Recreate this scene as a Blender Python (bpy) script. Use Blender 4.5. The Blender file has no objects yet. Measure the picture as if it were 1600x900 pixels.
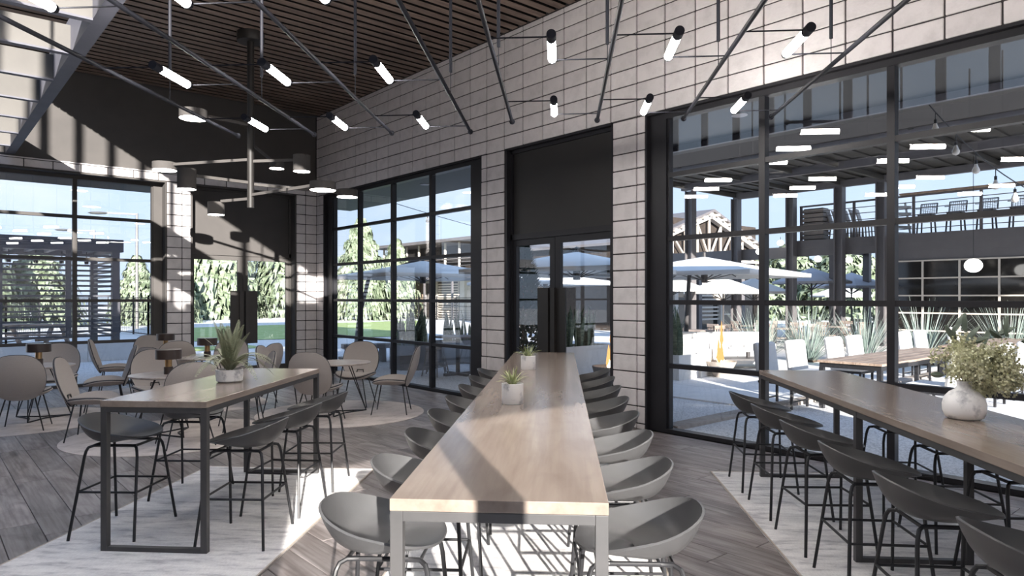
import bpy, math, random
from mathutils import Vector, Matrix
import numpy as np
random.seed(7)
S = bpy.context.scene
COL = S.collection
R = math.radians

# ---------------------------------------------------------------- camera
# world axes follow the walls: the glazed wall is X = 7.36, the far wall Y = 15.64
cam_d = bpy.data.cameras.new('camera')
cam = bpy.data.objects.new('camera', cam_d); COL.objects.link(cam)
cam.location = (0, 0, 1.76)
cam.rotation_euler = (R(90), 0, -R(40.95))
cam_d.sensor_width = 36; cam_d.lens = 1082 / 1600 * 36
cam_d.shift_y = 15 / 1600
cam_d.clip_start = .05; cam_d.clip_end = 500
S.camera = cam

# ---------------------------------------------------------------- sky, sun, exposure
S.view_settings.view_transform = 'Standard'; S.view_settings.look = 'None'
S.view_settings.gamma = 1; S.view_settings.use_curve_mapping = False
S.view_settings.exposure = 1.4
S.cycles.max_bounces = 8; S.cycles.diffuse_bounces = 5; S.cycles.transparent_max_bounces = 16
S.cycles.sample_clamp_indirect = 8; S.cycles.caustics_reflective = False; S.cycles.caustics_refractive = False
W = bpy.data.worlds.new('sky'); S.world = W; W.use_nodes = True
nt = W.node_tree; nt.nodes.clear()
def N(t, **kw):
    n = nt.nodes.new(t)
    for k, v in kw.items(): setattr(n, k, v)
    return n
tc = N('ShaderNodeTexCoord'); sep = N('ShaderNodeSeparateXYZ'); nt.links.new(tc.outputs['Generated'], sep.inputs[0])
rmp = N('ShaderNodeValToRGB'); el = rmp.color_ramp.elements
el[0].position = 0.0; el[0].color = (.62, .76, .98, 1)
el[1].position = .75; el[1].color = (.34, .55, .95, 1)
e_ = rmp.color_ramp.elements.new(.22); e_.color = (.58, .75, .98, 1)
nt.links.new(sep.outputs['Z'], rmp.inputs[0])
mp = N('ShaderNodeMapping'); mp.inputs['Scale'].default_value = (1, 1, 3.2); nt.links.new(tc.outputs['Generated'], mp.inputs[0])
nz = N('ShaderNodeTexNoise'); nz.inputs['Scale'].default_value = 3.1; nz.inputs['Detail'].default_value = 7; nz.inputs['Roughness'].default_value = .55
nt.links.new(mp.outputs[0], nz.inputs['Vector'])
cr = N('ShaderNodeValToRGB'); cr.color_ramp.elements[0].position = .47; cr.color_ramp.elements[1].position = .78
cr.color_ramp.elements[1].color = (.8, .8, .8, 1)
nt.links.new(nz.outputs['Fac'], cr.inputs[0])
mx = N('ShaderNodeMixRGB'); mx.inputs[2].default_value = (.86, .91, 1.0, 1)
nt.links.new(cr.outputs[0], mx.inputs[0]); nt.links.new(rmp.outputs[0], mx.inputs[1])
bg = N('ShaderNodeBackground'); bg.inputs['Strength'].default_value = SKY = .51
nt.links.new(mx.outputs[0], bg.inputs['Color'])
wo = N('ShaderNodeOutputWorld'); nt.links.new(bg.outputs[0], wo.inputs[0])

sun_d = bpy.data.lights.new('sun', 'SUN'); sun_d.energy = 6.6; sun_d.angle = R(.45); sun_d.color = (1, .95, .88)
sun = bpy.data.objects.new('sun', sun_d); COL.objects.link(sun)
SUN = Vector((.4507 * math.cos(R(15.2)), .893 * math.cos(R(15.2)), -math.sin(R(15.2))))
sun.rotation_euler = SUN.to_track_quat('-Z', 'Y').to_euler()

# ---------------------------------------------------------------- helpers
class MB:
    """collects boxes, tubes, lathes and sheets and links them as one mesh object"""
    def __init__(s): s.v = []; s.f = []
    def add(s, vs, fs):
        o = len(s.v); s.v += [tuple(p) for p in vs]; s.f += [tuple(i + o for i in f) for f in fs]; return s
    def box(s, x0, y0, z0, x1, y1, z1, M=None):
        vs = [(x0, y0, z0), (x1, y0, z0), (x1, y1, z0), (x0, y1, z0), (x0, y0, z1), (x1, y0, z1), (x1, y1, z1), (x0, y1, z1)]
        if M is not None: vs = [M @ Vector(p) for p in vs]
        return s.add(vs, [(0, 3, 2, 1), (4, 5, 6, 7), (0, 1, 5, 4), (1, 2, 6, 5), (2, 3, 7, 6), (3, 0, 4, 7)])
    def cbox(s, cx, cy, cz, sx, sy, sz, M=None):
        return s.box(cx - sx / 2, cy - sy / 2, cz - sz / 2, cx + sx / 2, cy + sy / 2, cz + sz / 2, M)
    def chbox(s, x0, y0, z0, x1, y1, z1, c):
        """box with chamfered edges on its plan corners and top"""
        pl = [(x0 + c, y0), (x1 - c, y0), (x1, y0 + c), (x1, y1 - c), (x1 - c, y1), (x0 + c, y1), (x0, y1 - c), (x0, y0 + c)]
        ti = [(min(max(a, x0 + c), x1 - c), min(max(b, y0 + c), y1 - c)) for a, b in pl]
        vs = [(a, b, z0) for a, b in pl] + [(a, b, z1 - c) for a, b in pl] + [(a, b, z1) for a, b in ti]
        fs = [tuple(range(7, -1, -1)), tuple(range(16, 24))]
        for k in (0, 8):
            fs += [(k + i, k + (i + 1) % 8, k + 8 + (i + 1) % 8, k + 8 + i) for i in range(8)]
        return s.add(vs, fs)
    def tube(s, pts, r, n=8, caps=True, closed=False):
        pts = [Vector(p) for p in pts]; m = len(pts); rr = r if isinstance(r, (list, tuple)) else [r] * m
        vs = []; up = None
        for i, p in enumerate(pts):
            a = pts[i - 1] if (i or closed) else p; b = pts[(i + 1) % m] if (i < m - 1 or closed) else p
            t = (b - a).normalized()
            if up is None: up = t.orthogonal().normalized()
            u = (up - t * up.dot(t));
            if u.length < 1e-6: u = t.orthogonal()
            u.normalize(); up = u; w = t.cross(u)
            vs += [p + (u * math.cos(2 * math.pi * k / n) + w * math.sin(2 * math.pi * k / n)) * rr[i] for k in range(n)]
        fs = []
        for i in range(m if closed else m - 1):
            j = (i + 1) % m
            fs += [(i * n + k, i * n + (k + 1) % n, j * n + (k + 1) % n, j * n + k) for k in range(n)]
        if caps and not closed: fs += [tuple(range(n - 1, -1, -1)), tuple(range((m - 1) * n, m * n))]
        return s.add(vs, fs)
    def bar(s, a, b, w, h=None):
        """square bar from a to b"""
        a, b = Vector(a), Vector(b); t = (b - a).normalized(); h = h or w
        u = Vector((0, 0, 1)).cross(t)
        if u.length < 1e-4: u = Vector((1, 0, 0))
        u.normalize(); v = t.cross(u)
        vs = [p + u * su * w / 2 + v * sv * h / 2 for p in (a, b) for su, sv in ((-1, -1), (1, -1), (1, 1), (-1, 1))]
        return s.add(vs, [(3, 2, 1, 0), (4, 5, 6, 7), (0, 1, 5, 4), (1, 2, 6, 5), (2, 3, 7, 6), (3, 0, 4, 7)])
    def lathe(s, prof, n=24, c=(0, 0, 0), caps=True):
        vs = [(c[0] + r * math.cos(2 * math.pi * k / n), c[1] + r * math.sin(2 * math.pi * k / n), c[2] + z) for r, z in prof for k in range(n)]
        fs = [(i * n + k, i * n + (k + 1) % n, (i + 1) * n + (k + 1) % n, (i + 1) * n + k) for i in range(len(prof) - 1) for k in range(n)]
        if caps: fs += [tuple(range(n - 1, -1, -1)), tuple(range((len(prof) - 1) * n, len(prof) * n))]
        return s.add(vs, fs)
    def grid(s, fn, nu, nv, closed_u=False):
        vs = [fn(i / (nu if closed_u else nu - 1), j / (nv - 1)) for j in range(nv) for i in range(nu)]
        fs = []
        for j in range(nv - 1):
            for i in range(nu if closed_u else nu - 1):
                k = (i + 1) % nu
                fs.append((j * nu + i, j * nu + k, (j + 1) * nu + k, (j + 1) * nu + i))
        return s.add(vs, fs)
    def shell(s, fn, nr, nt, th):
        """dished disc: fn(r, t) for r 0..1 and t 0..2pi, thickened by th along its normal"""
        P = np.array([[fn((j + .02) / (nr - 1 + .02), 2 * math.pi * i / nt) for i in range(nt)] for j in range(nr)])
        du = np.roll(P, -1, 1) - np.roll(P, 1, 1); dv = np.gradient(P, axis=0)
        n = np.cross(du, dv); n /= np.linalg.norm(n, axis=2, keepdims=True) + 1e-9
        Q = P + n * th
        o = nr * nt
        vs = [tuple(p) for p in P.reshape(-1, 3)] + [tuple(p) for p in Q.reshape(-1, 3)]
        fs = []
        for j in range(nr - 1):
            for i in range(nt):
                k = (i + 1) % nt; a, b, c, d = j * nt + i, j * nt + k, (j + 1) * nt + k, (j + 1) * nt + i
                fs += [(a, d, c, b), (o + a, o + b, o + c, o + d)]
        j = (nr - 1) * nt
        fs += [(j + i, o + j + i, o + j + (i + 1) % nt, j + (i + 1) % nt) for i in range(nt)]
        fs += [tuple(range(nt)), tuple(range(o + nt - 1, o - 1, -1))]
        s.add(vs, fs)
        return [tuple((p + q) / 2) for p, q in zip(P[-1], Q[-1])]
    def mesh(s, name):
        me = bpy.data.meshes.new(name); me.from_pydata(s.v, [], s.f); me.update(); return me
    def build(s, name, m, parent=None, smooth=None, loc=(0, 0, 0), rz=0, bevel=0):
        me = s.mesh(name)
        return obj(name, me, m, parent, smooth, loc, rz, bevel)

def obj(name, me, m=None, parent=None, smooth=None, loc=(0, 0, 0), rz=0, bevel=0):
    if m is not None and not me.materials: me.materials.append(m)
    if smooth:
        me.polygons.foreach_set('use_smooth', [True] * len(me.polygons)); me.set_sharp_from_angle(angle=R(smooth))
    o = bpy.data.objects.new(name, me); COL.objects.link(o); o.location = loc; o.rotation_euler = (0, 0, rz)
    if parent: o.parent = parent
    if bevel:
        b = o.modifiers.new('edge', 'BEVEL'); b.width = bevel; b.segments = 2; b.limit_method = 'ANGLE'; b.angle_limit = R(40)
    return o
def tag(o, label=None, cat=None, group=None, kind=None):
    for k, v in (('label', label), ('category', cat), ('group', group), ('kind', kind)):
        if v: o[k] = v
    return o
def thing(name, label, cat, loc=(0, 0, 0), rz=0, group=None):
    o = bpy.data.objects.new(name, None); COL.objects.link(o); o.location = loc; o.rotation_euler = (0, 0, rz); o.empty_display_size = .1
    return tag(o, label, cat, group)
def structure(name, parent=None):
    o = bpy.data.objects.new(name, None); COL.objects.link(o); o.empty_display_size = .1; o['kind'] = 'structure'
    if parent: o.parent = parent
    return o
def kids(o): return [c for c in ALLKIDS.get(o.name, [])]
def copy_tree(o, label=None, loc=None, rz=None, group=None, parent=None):
    c = o.copy(); COL.objects.link(c)
    if parent: c.parent = parent
    if loc is not None: c.location = loc
    if rz is not None: c.rotation_euler = (0, 0, rz)
    if label: c['label'] = label
    if group: c['group'] = group
    for ch in list(o.children): copy_tree(ch, parent=c)
    return c

# ---------------------------------------------------------------- materials
def mat(name, col, rough=.6, metal=0, spec=.5, noise=None, bump=None, rand=0, coat=0, sheen=0, stretch=None, space='Object', trans=0):
    """noise = (scale, other colour, low, high, detail), bump = (scale, strength)"""
    m = bpy.data.materials.new(name); m.use_nodes = True; t = m.node_tree; b = t.nodes['Principled BSDF']
    b.inputs['Roughness'].default_value = rough; b.inputs['Metallic'].default_value = metal
    b.inputs['Specular IOR Level'].default_value = spec; b.inputs['Base Color'].default_value = (*col, 1)
    b.inputs['Coat Weight'].default_value = coat; b.inputs['Sheen Weight'].default_value = sheen
    if trans:
        b.inputs['Subsurface Weight'].default_value = 0
    L = t.links.new
    vec = None
    if noise or bump:
        tc = t.nodes.new('ShaderNodeTexCoord'); mpn = t.nodes.new('ShaderNodeMapping')
        mpn.inputs['Scale'].default_value = stretch or (1, 1, 1)
        L(tc.outputs[space], mpn.inputs[0]); vec = mpn.outputs[0]
        if rand:
            oi = t.nodes.new('ShaderNodeObjectInfo'); ml = t.nodes.new('ShaderNodeMath'); ml.operation = 'MULTIPLY'; ml.inputs[1].default_value = 37
            L(oi.outputs['Random'], ml.inputs[0]); cb = t.nodes.new('ShaderNodeCombineXYZ'); L(ml.outputs[0], cb.inputs[0]); L(ml.outputs[0], cb.inputs[2])
            L(cb.outputs[0], mpn.inputs['Location'])
    out = None
    if noise:
        nz = t.nodes.new('ShaderNodeTexNoise'); nz.inputs['Scale'].default_value = noise[0]; nz.inputs['Detail'].default_value = noise[4] if len(noise) > 4 else 6
        nz.inputs['Roughness'].default_value = .6; L(vec, nz.inputs['Vector'])
        cr = t.nodes.new('ShaderNodeValToRGB'); e = cr.color_ramp.elements
        e[0].position = noise[2]; e[0].color = (*col, 1); e[1].position = noise[3]; e[1].color = (*noise[1], 1)
        L(nz.outputs['Fac'], cr.inputs[0]); out = cr.outputs[0]
    if rand:
        oi = t.nodes.new('ShaderNodeObjectInfo'); mr = t.nodes.new('ShaderNodeMapRange'); mr.inputs[3].default_value = 1 - rand; mr.inputs[4].default_value = 1 + rand
        L(oi.outputs['Random'], mr.inputs[0]); hs = t.nodes.new('ShaderNodeHueSaturation'); L(mr.outputs[0], hs.inputs['Value'])
        if out: L(out, hs.inputs['Color'])
        else: hs.inputs['Color'].default_value = (*col, 1)
        out = hs.outputs[0]
    if out: L(out, b.inputs['Base Color'])
    if bump:
        nb = t.nodes.new('ShaderNodeTexNoise'); nb.inputs['Scale'].default_value = bump[0]; nb.inputs['Detail'].default_value = 6; L(vec, nb.inputs['Vector'])
        bn = t.nodes.new('ShaderNodeBump'); bn.inputs['Strength'].default_value = bump[1]; bn.inputs['Distance'].default_value = .01
        L(nb.outputs['Fac'], bn.inputs['Height']); L(bn.outputs[0], b.inputs['Normal'])
    return m
def wood(name, c1, c2, c3, axis=0, scale=1.0, rough=.45, rand=.12, spec=.5, con=1.0):
    """wood grain along one local axis: long streaks, finer pores and a slow tone change"""
    m = bpy.data.materials.new(name); m.use_nodes = True; t = m.node_tree; b = t.nodes['Principled BSDF']; L = t.links.new
    b.inputs['Roughness'].default_value = rough; b.inputs['Specular IOR Level'].default_value = spec
    tc = t.nodes.new('ShaderNodeTexCoord'); oi = t.nodes.new('ShaderNodeObjectInfo')
    ml = t.nodes.new('ShaderNodeMath'); ml.operation = 'MULTIPLY'; ml.inputs[1].default_value = 53; L(oi.outputs['Random'], ml.inputs[0])
    cb = t.nodes.new('ShaderNodeCombineXYZ'); L(ml.outputs[0], cb.inputs[0]); L(ml.outputs[0], cb.inputs[1])
    def noise(st, sc, det, dist=0):
        mp = t.nodes.new('ShaderNodeMapping'); s_ = [st, st, st]; s_[axis] = 1.0; mp.inputs['Scale'].default_value = s_
        L(tc.outputs['Object'], mp.inputs[0]); L(cb.outputs[0], mp.inputs['Location'])
        n = t.nodes.new('ShaderNodeTexNoise'); n.inputs['Scale'].default_value = sc * scale; n.inputs['Detail'].default_value = det; n.inputs['Distortion'].default_value = dist
        L(mp.outputs[0], n.inputs['Vector']); return n.outputs['Fac']
    a = noise(7, 1.3, 8, .6); f = noise(24, 2.2, 5); g = noise(2.5, 2.4, 4, 1.2)
    cr = t.nodes.new('ShaderNodeValToRGB'); e = cr.color_ramp.elements
    e[0].position = .33; e[0].color = (*c1, 1); e[1].position = .70; e[1].color = (*c3, 1); k = e.new(.5); k.color = (*c2, 1)
    L(a, cr.inputs[0])
    m1 = t.nodes.new('ShaderNodeMixRGB'); m1.blend_type = 'MULTIPLY'; m1.inputs[0].default_value = .45 * con
    r1 = t.nodes.new('ShaderNodeValToRGB'); r1.color_ramp.elements[0].position = .36; r1.color_ramp.elements[0].color = (.5, .46, .44, 1); r1.color_ramp.elements[1].position = .56
    L(f, r1.inputs[0]); L(cr.outputs[0], m1.inputs[1]); L(r1.outputs[0], m1.inputs[2])
    m2 = t.nodes.new('ShaderNodeMixRGB'); m2.blend_type = 'MULTIPLY'; m2.inputs[0].default_value = .55 * con
    r2 = t.nodes.new('ShaderNodeValToRGB'); r2.color_ramp.elements[0].position = .30; r2.color_ramp.elements[0].color = (.42, .38, .38, 1); r2.color_ramp.elements[1].position = .52
    L(g, r2.inputs[0]); L(m1.outputs[0], m2.inputs[1]); L(r2.outputs[0], m2.inputs[2])
    mr = t.nodes.new('ShaderNodeMapRange'); mr.inputs[3].default_value = 1 - rand; mr.inputs[4].default_value = 1 + rand; L(oi.outputs['Random'], mr.inputs[0])
    hs = t.nodes.new('ShaderNodeHueSaturation'); L(mr.outputs[0], hs.inputs['Value']); L(m2.outputs[0], hs.inputs['Color']); L(hs.outputs[0], b.inputs['Base Color'])
    bn = t.nodes.new('ShaderNodeBump'); bn.inputs['Strength'].default_value = .12; bn.inputs['Distance'].default_value = .004; L(f, bn.inputs['Height']); L(bn.outputs[0], b.inputs['Normal'])
    return m
def emit(name, col, s):
    m = bpy.data.materials.new(name); m.use_nodes = True; t = m.node_tree; t.nodes.clear()
    e = t.nodes.new('ShaderNodeEmission'); e.inputs[0].default_value = (*col, 1); e.inputs[1].default_value = s
    o = t.nodes.new('ShaderNodeOutputMaterial'); t.links.new(e.outputs[0], o.inputs[0]); return m
def glass(name, tint=(.985, .99, .995), base=.06, gain=.5):
    """thin window pane: clear, with a mirror share that grows towards grazing angles"""
    m = bpy.data.materials.new(name); m.use_nodes = True; t = m.node_tree; t.nodes.clear(); L = t.links.new
    tr = t.nodes.new('ShaderNodeBsdfTransparent'); tr.inputs[0].default_value = (*tint, 1)
    gl = t.nodes.new('ShaderNodeBsdfGlossy'); gl.inputs['Roughness'].default_value = 0.0
    fr = t.nodes.new('ShaderNodeLayerWeight'); fr.inputs[0].default_value = .5
    pw = t.nodes.new('ShaderNodeMath'); pw.operation = 'POWER'; pw.inputs[1].default_value = 3.5; L(fr.outputs['Facing'], pw.inputs[0])
    ma = t.nodes.new('ShaderNodeMath'); ma.operation = 'MULTIPLY_ADD'; ma.inputs[1].default_value = gain; ma.inputs[2].default_value = base; ma.use_clamp = True
    L(pw.outputs[0], ma.inputs[0]); mx = t.nodes.new('ShaderNodeMixShader'); L(ma.outputs[0], mx.inputs[0]); L(tr.outputs[0], mx.inputs[1]); L(gl.outputs[0], mx.inputs[2])
    o = t.nodes.new('ShaderNodeOutputMaterial'); L(mx.outputs[0], o.inputs[0]); return m
M = {}
M['block'] = mat('pale_concrete_block', (.70, .665, .665), .85, noise=(5, (.57, .54, .54), .45, .75, 9), bump=(30, .35), rand=.05)
M['mortar'] = mat('dark_mortar', (.045, .04, .042), .95, bump=(60, .3))
M['charcoal'] = mat('charcoal_wall_paint', (.088, .082, .079), .8, spec=.2, noise=(2, (.078, .073, .071), .4, .7))
M['frame'] = mat('dark_steel_window_frame', (.020, .0195, .023), .5, spec=.25, noise=(3, (.024, .0235, .027), .4, .7))
M['panel'] = mat('dark_bronze_panel', (.015, .013, .012), .55, noise=(2, (.018, .016, .015), .4, .7))
M['slat'] = wood('walnut_ceiling_slat', (.15, .105, .082), (.21, .152, .122), (.28, .21, .17), 0, .9, .55, .16)
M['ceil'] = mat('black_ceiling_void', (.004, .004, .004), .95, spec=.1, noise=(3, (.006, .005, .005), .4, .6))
M['plank'] = wood('grey_brown_floorboard', (.17, .148, .142), (.255, .228, .222), (.34, .305, .30), 1, .8, .42, .16, con=1.35)
M['subfloor'] = mat('floor_joint', (.03, .025, .022), .9, noise=(5, (.04, .033, .03), .4, .6))
M['oak'] = wood('oak_table_top', (.225, .178, .147), (.265, .215, .18), (.31, .26, .22), 0, .75, .2, .03, spec=.5, con=.35)
M['black_metal'] = mat('black_powder_coated_steel', (.018, .018, .020), .45, spec=.4, noise=(8, (.022, .022, .025), .4, .6))
M['leg_metal'] = mat('dark_grey_steel_table_frame', (.065, .064, .066), .45, .2, noise=(6, (.075, .073, .075), .4, .6))
M['shell'] = mat('matt_grey_plastic_shell', (.058, .058, .060), .4, spec=.45, noise=(4, (.066, .066, .069), .4, .7))
M['taupe'] = mat('taupe_woven_fabric', (.40, .36, .335), .9, sheen=.2, noise=(220, (.335, .30, .28), .35, .65, 2), bump=(260, .15))
M['piping'] = mat('navy_piping', (.035, .036, .045), .7, noise=(30, (.045, .046, .055), .4, .6))
M['rug'] = None
M['lamp_on'] = emit('lit_lamp_tube', (1, .95, .90), 34)
M['disc_on'] = emit('lit_drum_diffuser', (1, .94, .86), 12)
M['glass'] = glass('clear_window_pane')
M['steel_blue'] = mat('blue_grey_steel_rod', (.020, .021, .028), .6, .0, spec=.2, noise=(6, (.024, .025, .033), .4, .6))
M['brass'] = mat('brushed_brass', (.62, .40, .20), .3, 1, noise=(12, (.55, .35, .17), .4, .6))
M['brown_metal'] = mat('dark_brown_lacquer', (.045, .032, .028), .3, noise=(6, (.055, .04, .035), .4, .6))
M['pale_oak'] = wood('pale_table_top', (.40, .34, .30), (.47, .41, .37), (.55, .49, .45), 0, 1.2, .35, .03)
M['marble'] = mat('white_marble', (.86, .85, .84), .3, noise=(11, (.45, .45, .47), .50, .64, 10))
M['soil'] = mat('potting_soil', (.05, .035, .025), .95, noise=(60, (.09, .065, .045), .4, .6), bump=(90, .5))
M['steel_beam'] = mat('painted_steel_beam', (.10, .10, .125), .5, noise=(3, (.12, .12, .145), .4, .7))
M['hall_board'] = mat('grey_hall_wall_board', (.125, .118, .11), .75, noise=(3, (.11, .104, .098), .4, .7), rand=.08)
def rugmat(name, c1, c2, c3, st):
    m = bpy.data.materials.new(name); m.use_nodes = True; t = m.node_tree; b = t.nodes['Principled BSDF']; L = t.links.new
    b.inputs['Roughness'].default_value = .95; b.inputs['Sheen Weight'].default_value = .15
    tc = t.nodes.new('ShaderNodeTexCoord')
    def nz(sc, stv, det):
        mp = t.nodes.new('ShaderNodeMapping'); mp.inputs['Scale'].default_value = stv; L(tc.outputs['Object'], mp.inputs[0])
        n = t.nodes.new('ShaderNodeTexNoise'); n.inputs['Scale'].default_value = sc; n.inputs['Detail'].default_value = det; n.inputs['Roughness'].default_value = .65; L(mp.outputs[0], n.inputs['Vector']); return n.outputs['Fac']
    a = nz(3.0, st, 8); d = nz(40, (1, 3, 1), 3)
    cr = t.nodes.new('ShaderNodeValToRGB'); e = cr.color_ramp.elements; e[0].position = .36; e[0].color = (*c1, 1); e[1].position = .60; e[1].color = (*c3, 1); k = e.new(.47); k.color = (*c2, 1)
    L(a, cr.inputs[0]); r2 = t.nodes.new('ShaderNodeValToRGB'); r2.color_ramp.elements[0].position = .35; r2.color_ramp.elements[0].color = (.82, .81, .81, 1); r2.color_ramp.elements[1].position = .6
    L(d, r2.inputs[0]); mm = t.nodes.new('ShaderNodeMixRGB'); mm.blend_type = 'MULTIPLY'; mm.inputs[0].default_value = .6; L(cr.outputs[0], mm.inputs[1]); L(r2.outputs[0], mm.inputs[2]); L(mm.outputs[0], b.inputs['Base Color'])
    bn = t.nodes.new('ShaderNodeBump'); bn.inputs['Strength'].default_value = .25; bn.inputs['Distance'].default_value = .006; L(d, bn.inputs['Height']); L(bn.outputs[0], b.inputs['Normal'])
    return m
M['rug'] = rugmat('worn_cream_rug', (.44, .43, .45), (.68, .665, .665), (.80, .785, .775), (4, 1, 1))
M['round_rug'] = rugmat('round_beige_rug', (.46, .40, .37), (.60, .535, .50), (.67, .60, .565), (1, 1.6, 1))
# ================================================================ the room shell
XW, YW, ZC = 7.36, 15.64, 6.09          # inner faces of the glazed wall and of the far wall, slatted ceiling
XF, YF = 7.5, 15.94                     # planes of their window frames
M['frame'].node_tree.nodes['Principled BSDF'].inputs['Roughness'].default_value = .42
_th = R(40.95); _Rt = (math.cos(_th), -math.sin(_th)); _F = (math.sin(_th), math.cos(_th))
def seen_area(c, w, h, nrm):
    """rough size in the view of a flat piece: used only to pick which pieces become single parts"""
    d = c[0] * _F[0] + c[1] * _F[1]
    if d < .6: return 0
    a = (c[0] * _Rt[0] + c[1] * _Rt[1]) / d; b = (c[2] - 1.76) / d
    if abs(a) > .80 or b > .50 or b < -.46: return 0
    r = math.sqrt(c[0] ** 2 + c[1] ** 2 + (c[2] - 1.76) ** 2)
    cs = abs(c[0] * nrm[0] + c[1] * nrm[1] + (c[2] - 1.76) * nrm[2]) / r
    return w * h * cs / d ** 2 * 1082 ** 2
_cache = {}
def pieces(parent, name, m, rects, place, limit=300, edge=.006, rest='rest'):
    """rects: (area, centre, a, b, t); the `limit` largest become parts that share meshes, the rest one joined part"""
    rects.sort(key=lambda q: -q[0]); rs = MB()
    for i, (ar, c, a, b, t) in enumerate(rects):
        if i < limit and ar > 25:
            k = (name, place, round(a, 2), round(b, 2), round(t, 3))
            if k not in _cache:
                q = MB(); q.chbox(-a / 2, -b / 2, 0, a / 2, b / 2, t, edge)
                if place == 'x': q.v = [(-z, -x, y) for x, y, z in q.v]
                if place == 'y': q.v = [(x, -z, y) for x, y, z in q.v]
                _cache[k] = q.mesh(name); _cache[k].materials.append(m)
            o = bpy.data.objects.new(name, _cache[k]); COL.objects.link(o); o.parent = parent; o.location = c
        else:
            if place == 'x': rs.box(c[0] - t, c[1] - a / 2, c[2] - b / 2, c[0], c[1] + a / 2, c[2] + b / 2)
            elif place == 'y': rs.box(c[0] - a / 2, c[1] - t, c[2] - b / 2, c[0] + a / 2, c[1], c[2] + b / 2)
            else: rs.box(c[0] - a / 2, c[1] - b / 2, c[2], c[0] + a / 2, c[1] + b / 2, c[2] + t)
    if rs.f: rs.build(rest, m, parent)['kind'] = 'stuff'
def cells(a0, a1, z0, z1, ga, gz, holes, joint=.016):
    """stack-bond cells of a wall between a0..a1, z0..z1 cut around the openings"""
    out = []
    for i in range(len(ga) - 1):
        for j in range(len(gz) - 1):
            x0, x1, y0, y1 = max(ga[i], a0), min(ga[i + 1], a1), max(gz[j], z0), min(gz[j + 1], z1)
            for h0, h1, k0, k1 in holes:
                if x0 < h1 and x1 > h0 and y0 < k1 and y1 > k0:
                    if y1 > k1 and y0 < k1 and y1 - k1 > .08: y0 = k1
                    elif x0 < h0: x1 = h0
                    elif x1 > h1: x0 = h1
                    else: x1 = x0
            if x1 - x0 > .05 and y1 - y0 > .04: out.append((x0 + joint / 2, x1 - joint / 2, y0 + joint / 2, y1 - joint / 2))
    return out
GZ = [-.152 + .2281 * j for j in range(0, 30)]

# ---- the glazed wall of pale blocks
OPEN_R = [(9.28, 15.29, 0, 4.19), (6.35, 8.64, 0, 4.19), (-.6, 5.785, 0, 4.19)]
w = MB()
for y0, y1 in ((-1.2, -.6), (5.785, 6.35), (8.64, 9.28), (15.29, 16.04)): w.box(XW + .012, y0, 0, XW + .3, y1, 4.19)
w.box(XW + .012, -1.2, 4.19, XW + .3, 16.04, 6.5)
wall_r = w.build('wall_right', M['mortar']); wall_r['kind'] = 'structure'
GY = [4.092 + .4585 * k for k in range(-12, 27)]
rc = []
for y0, y1, z0, z1 in cells(-.9, YW, 0, ZC, GY, GZ, OPEN_R):
    t = .014 + random.random() * .004
    c = (XW + .012, (y0 + y1) / 2, (z0 + z1) / 2); rc.append((seen_area(c, y1 - y0, z1 - z0, (1, 0, 0)), c, y1 - y0, z1 - z0, round(t, 3)))
pieces(wall_r, 'block', M['block'], rc, 'x', 300, rest='far_blocks')

# ---- the far wall: block piers and a block band, dark paint above
w = MB()
w.box(-4.3, YW + .012, 0, -3.4, YF + .1, 4.36); w.box(4.03, YW + .012, 0, 4.51, YF + .1, 4.36); w.box(6.85, YW + .012, 0, 7.372, YF + .1, 4.36)
w.box(-3.4, YW + .012, 4.19, 4.03, YF + .1, 4.36); w.box(4.51, YW + .012, 4.19, 6.85, YF + .1, 4.36)
wall_l = w.build('wall_left', M['mortar']); wall_l['kind'] = 'structure'
MB().box(-4.3, YW + .07, 4.36, XW + .01, YF + .1, 10).build('upper_panel', M['charcoal'], wall_l)
MB().box(-4.3, YW - .004, 4.35, XW, YW + .08, 4.372).build('ledge', M['block'], wall_l)
GX = [4.03 + .4585 * k - .16 for k in range(-18, 9)]
rc = []
for a0, a1, z0, z1 in ((-3.9, XW, 4.19, 4.345), (4.03, 4.51, 0, 4.19), (6.85, XW, 0, 4.19)):
    for x0, x1, q0, q1 in cells(a0, a1, z0, z1, GX, GZ if z0 == 0 else [4.19, 4.35], []):
        c = ((x0 + x1) / 2, YW + .012, (q0 + q1) / 2); rc.append((seen_area(c, x1 - x0, q1 - q0, (0, 1, 0)), c, x1 - x0, q1 - q0, .014 + random.choice((0, .002, .003))))
pieces(wall_l, 'block', M['block'], rc, 'y', 200, rest='far_blocks')

# ---- walls behind and beside the viewer: tall hall with high windows, a double door straight behind
w = MB()
w.box(-4.3, -1.2, 0, -4, 16.04, 6.55); w.box(-4.3, -1.2, 9.8, -4, 16.04, 10)
wall_w = w.build('wall_west', M['charcoal']); wall_w['kind'] = 'structure'
q = MB()
for k in range(15): q.box(-4.18, -.88 + 1.12 * k, 6.55, -4.12, -.65 + 1.12 * k, 9.8)
q.box(-4.17, -.9, 9.74, -4.13, 15.64, 9.8); q.build('clerestory_post', M['frame'], wall_w)
w = MB()
w.box(-4, -1.2, 0, -1.07, -.9, 6.7); w.box(1.9, -1.2, 0, XW, -.9, 6.5); w.box(-1.07, -1.2, 2.44, 1.9, -.9, 6.7); w.box(.95, -1.2, 6.5, 1.2, -.9, 10); w.box(-4, -1.2, 9.8, .95, -.9, 10)
wall_b = w.build('wall_back', M['block']); wall_b['kind'] = 'structure'
q = MB(); q.box(.03, -1.08, 0, .17, -.98, 2.44); q.box(-1.07, -1.12, 2.36, 1.9, -.95, 2.44); q.box(-1.07, -1.12, 0, -.97, -.95, 2.4); q.box(1.8, -1.12, 0, 1.9, -.95, 2.4)
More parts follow.
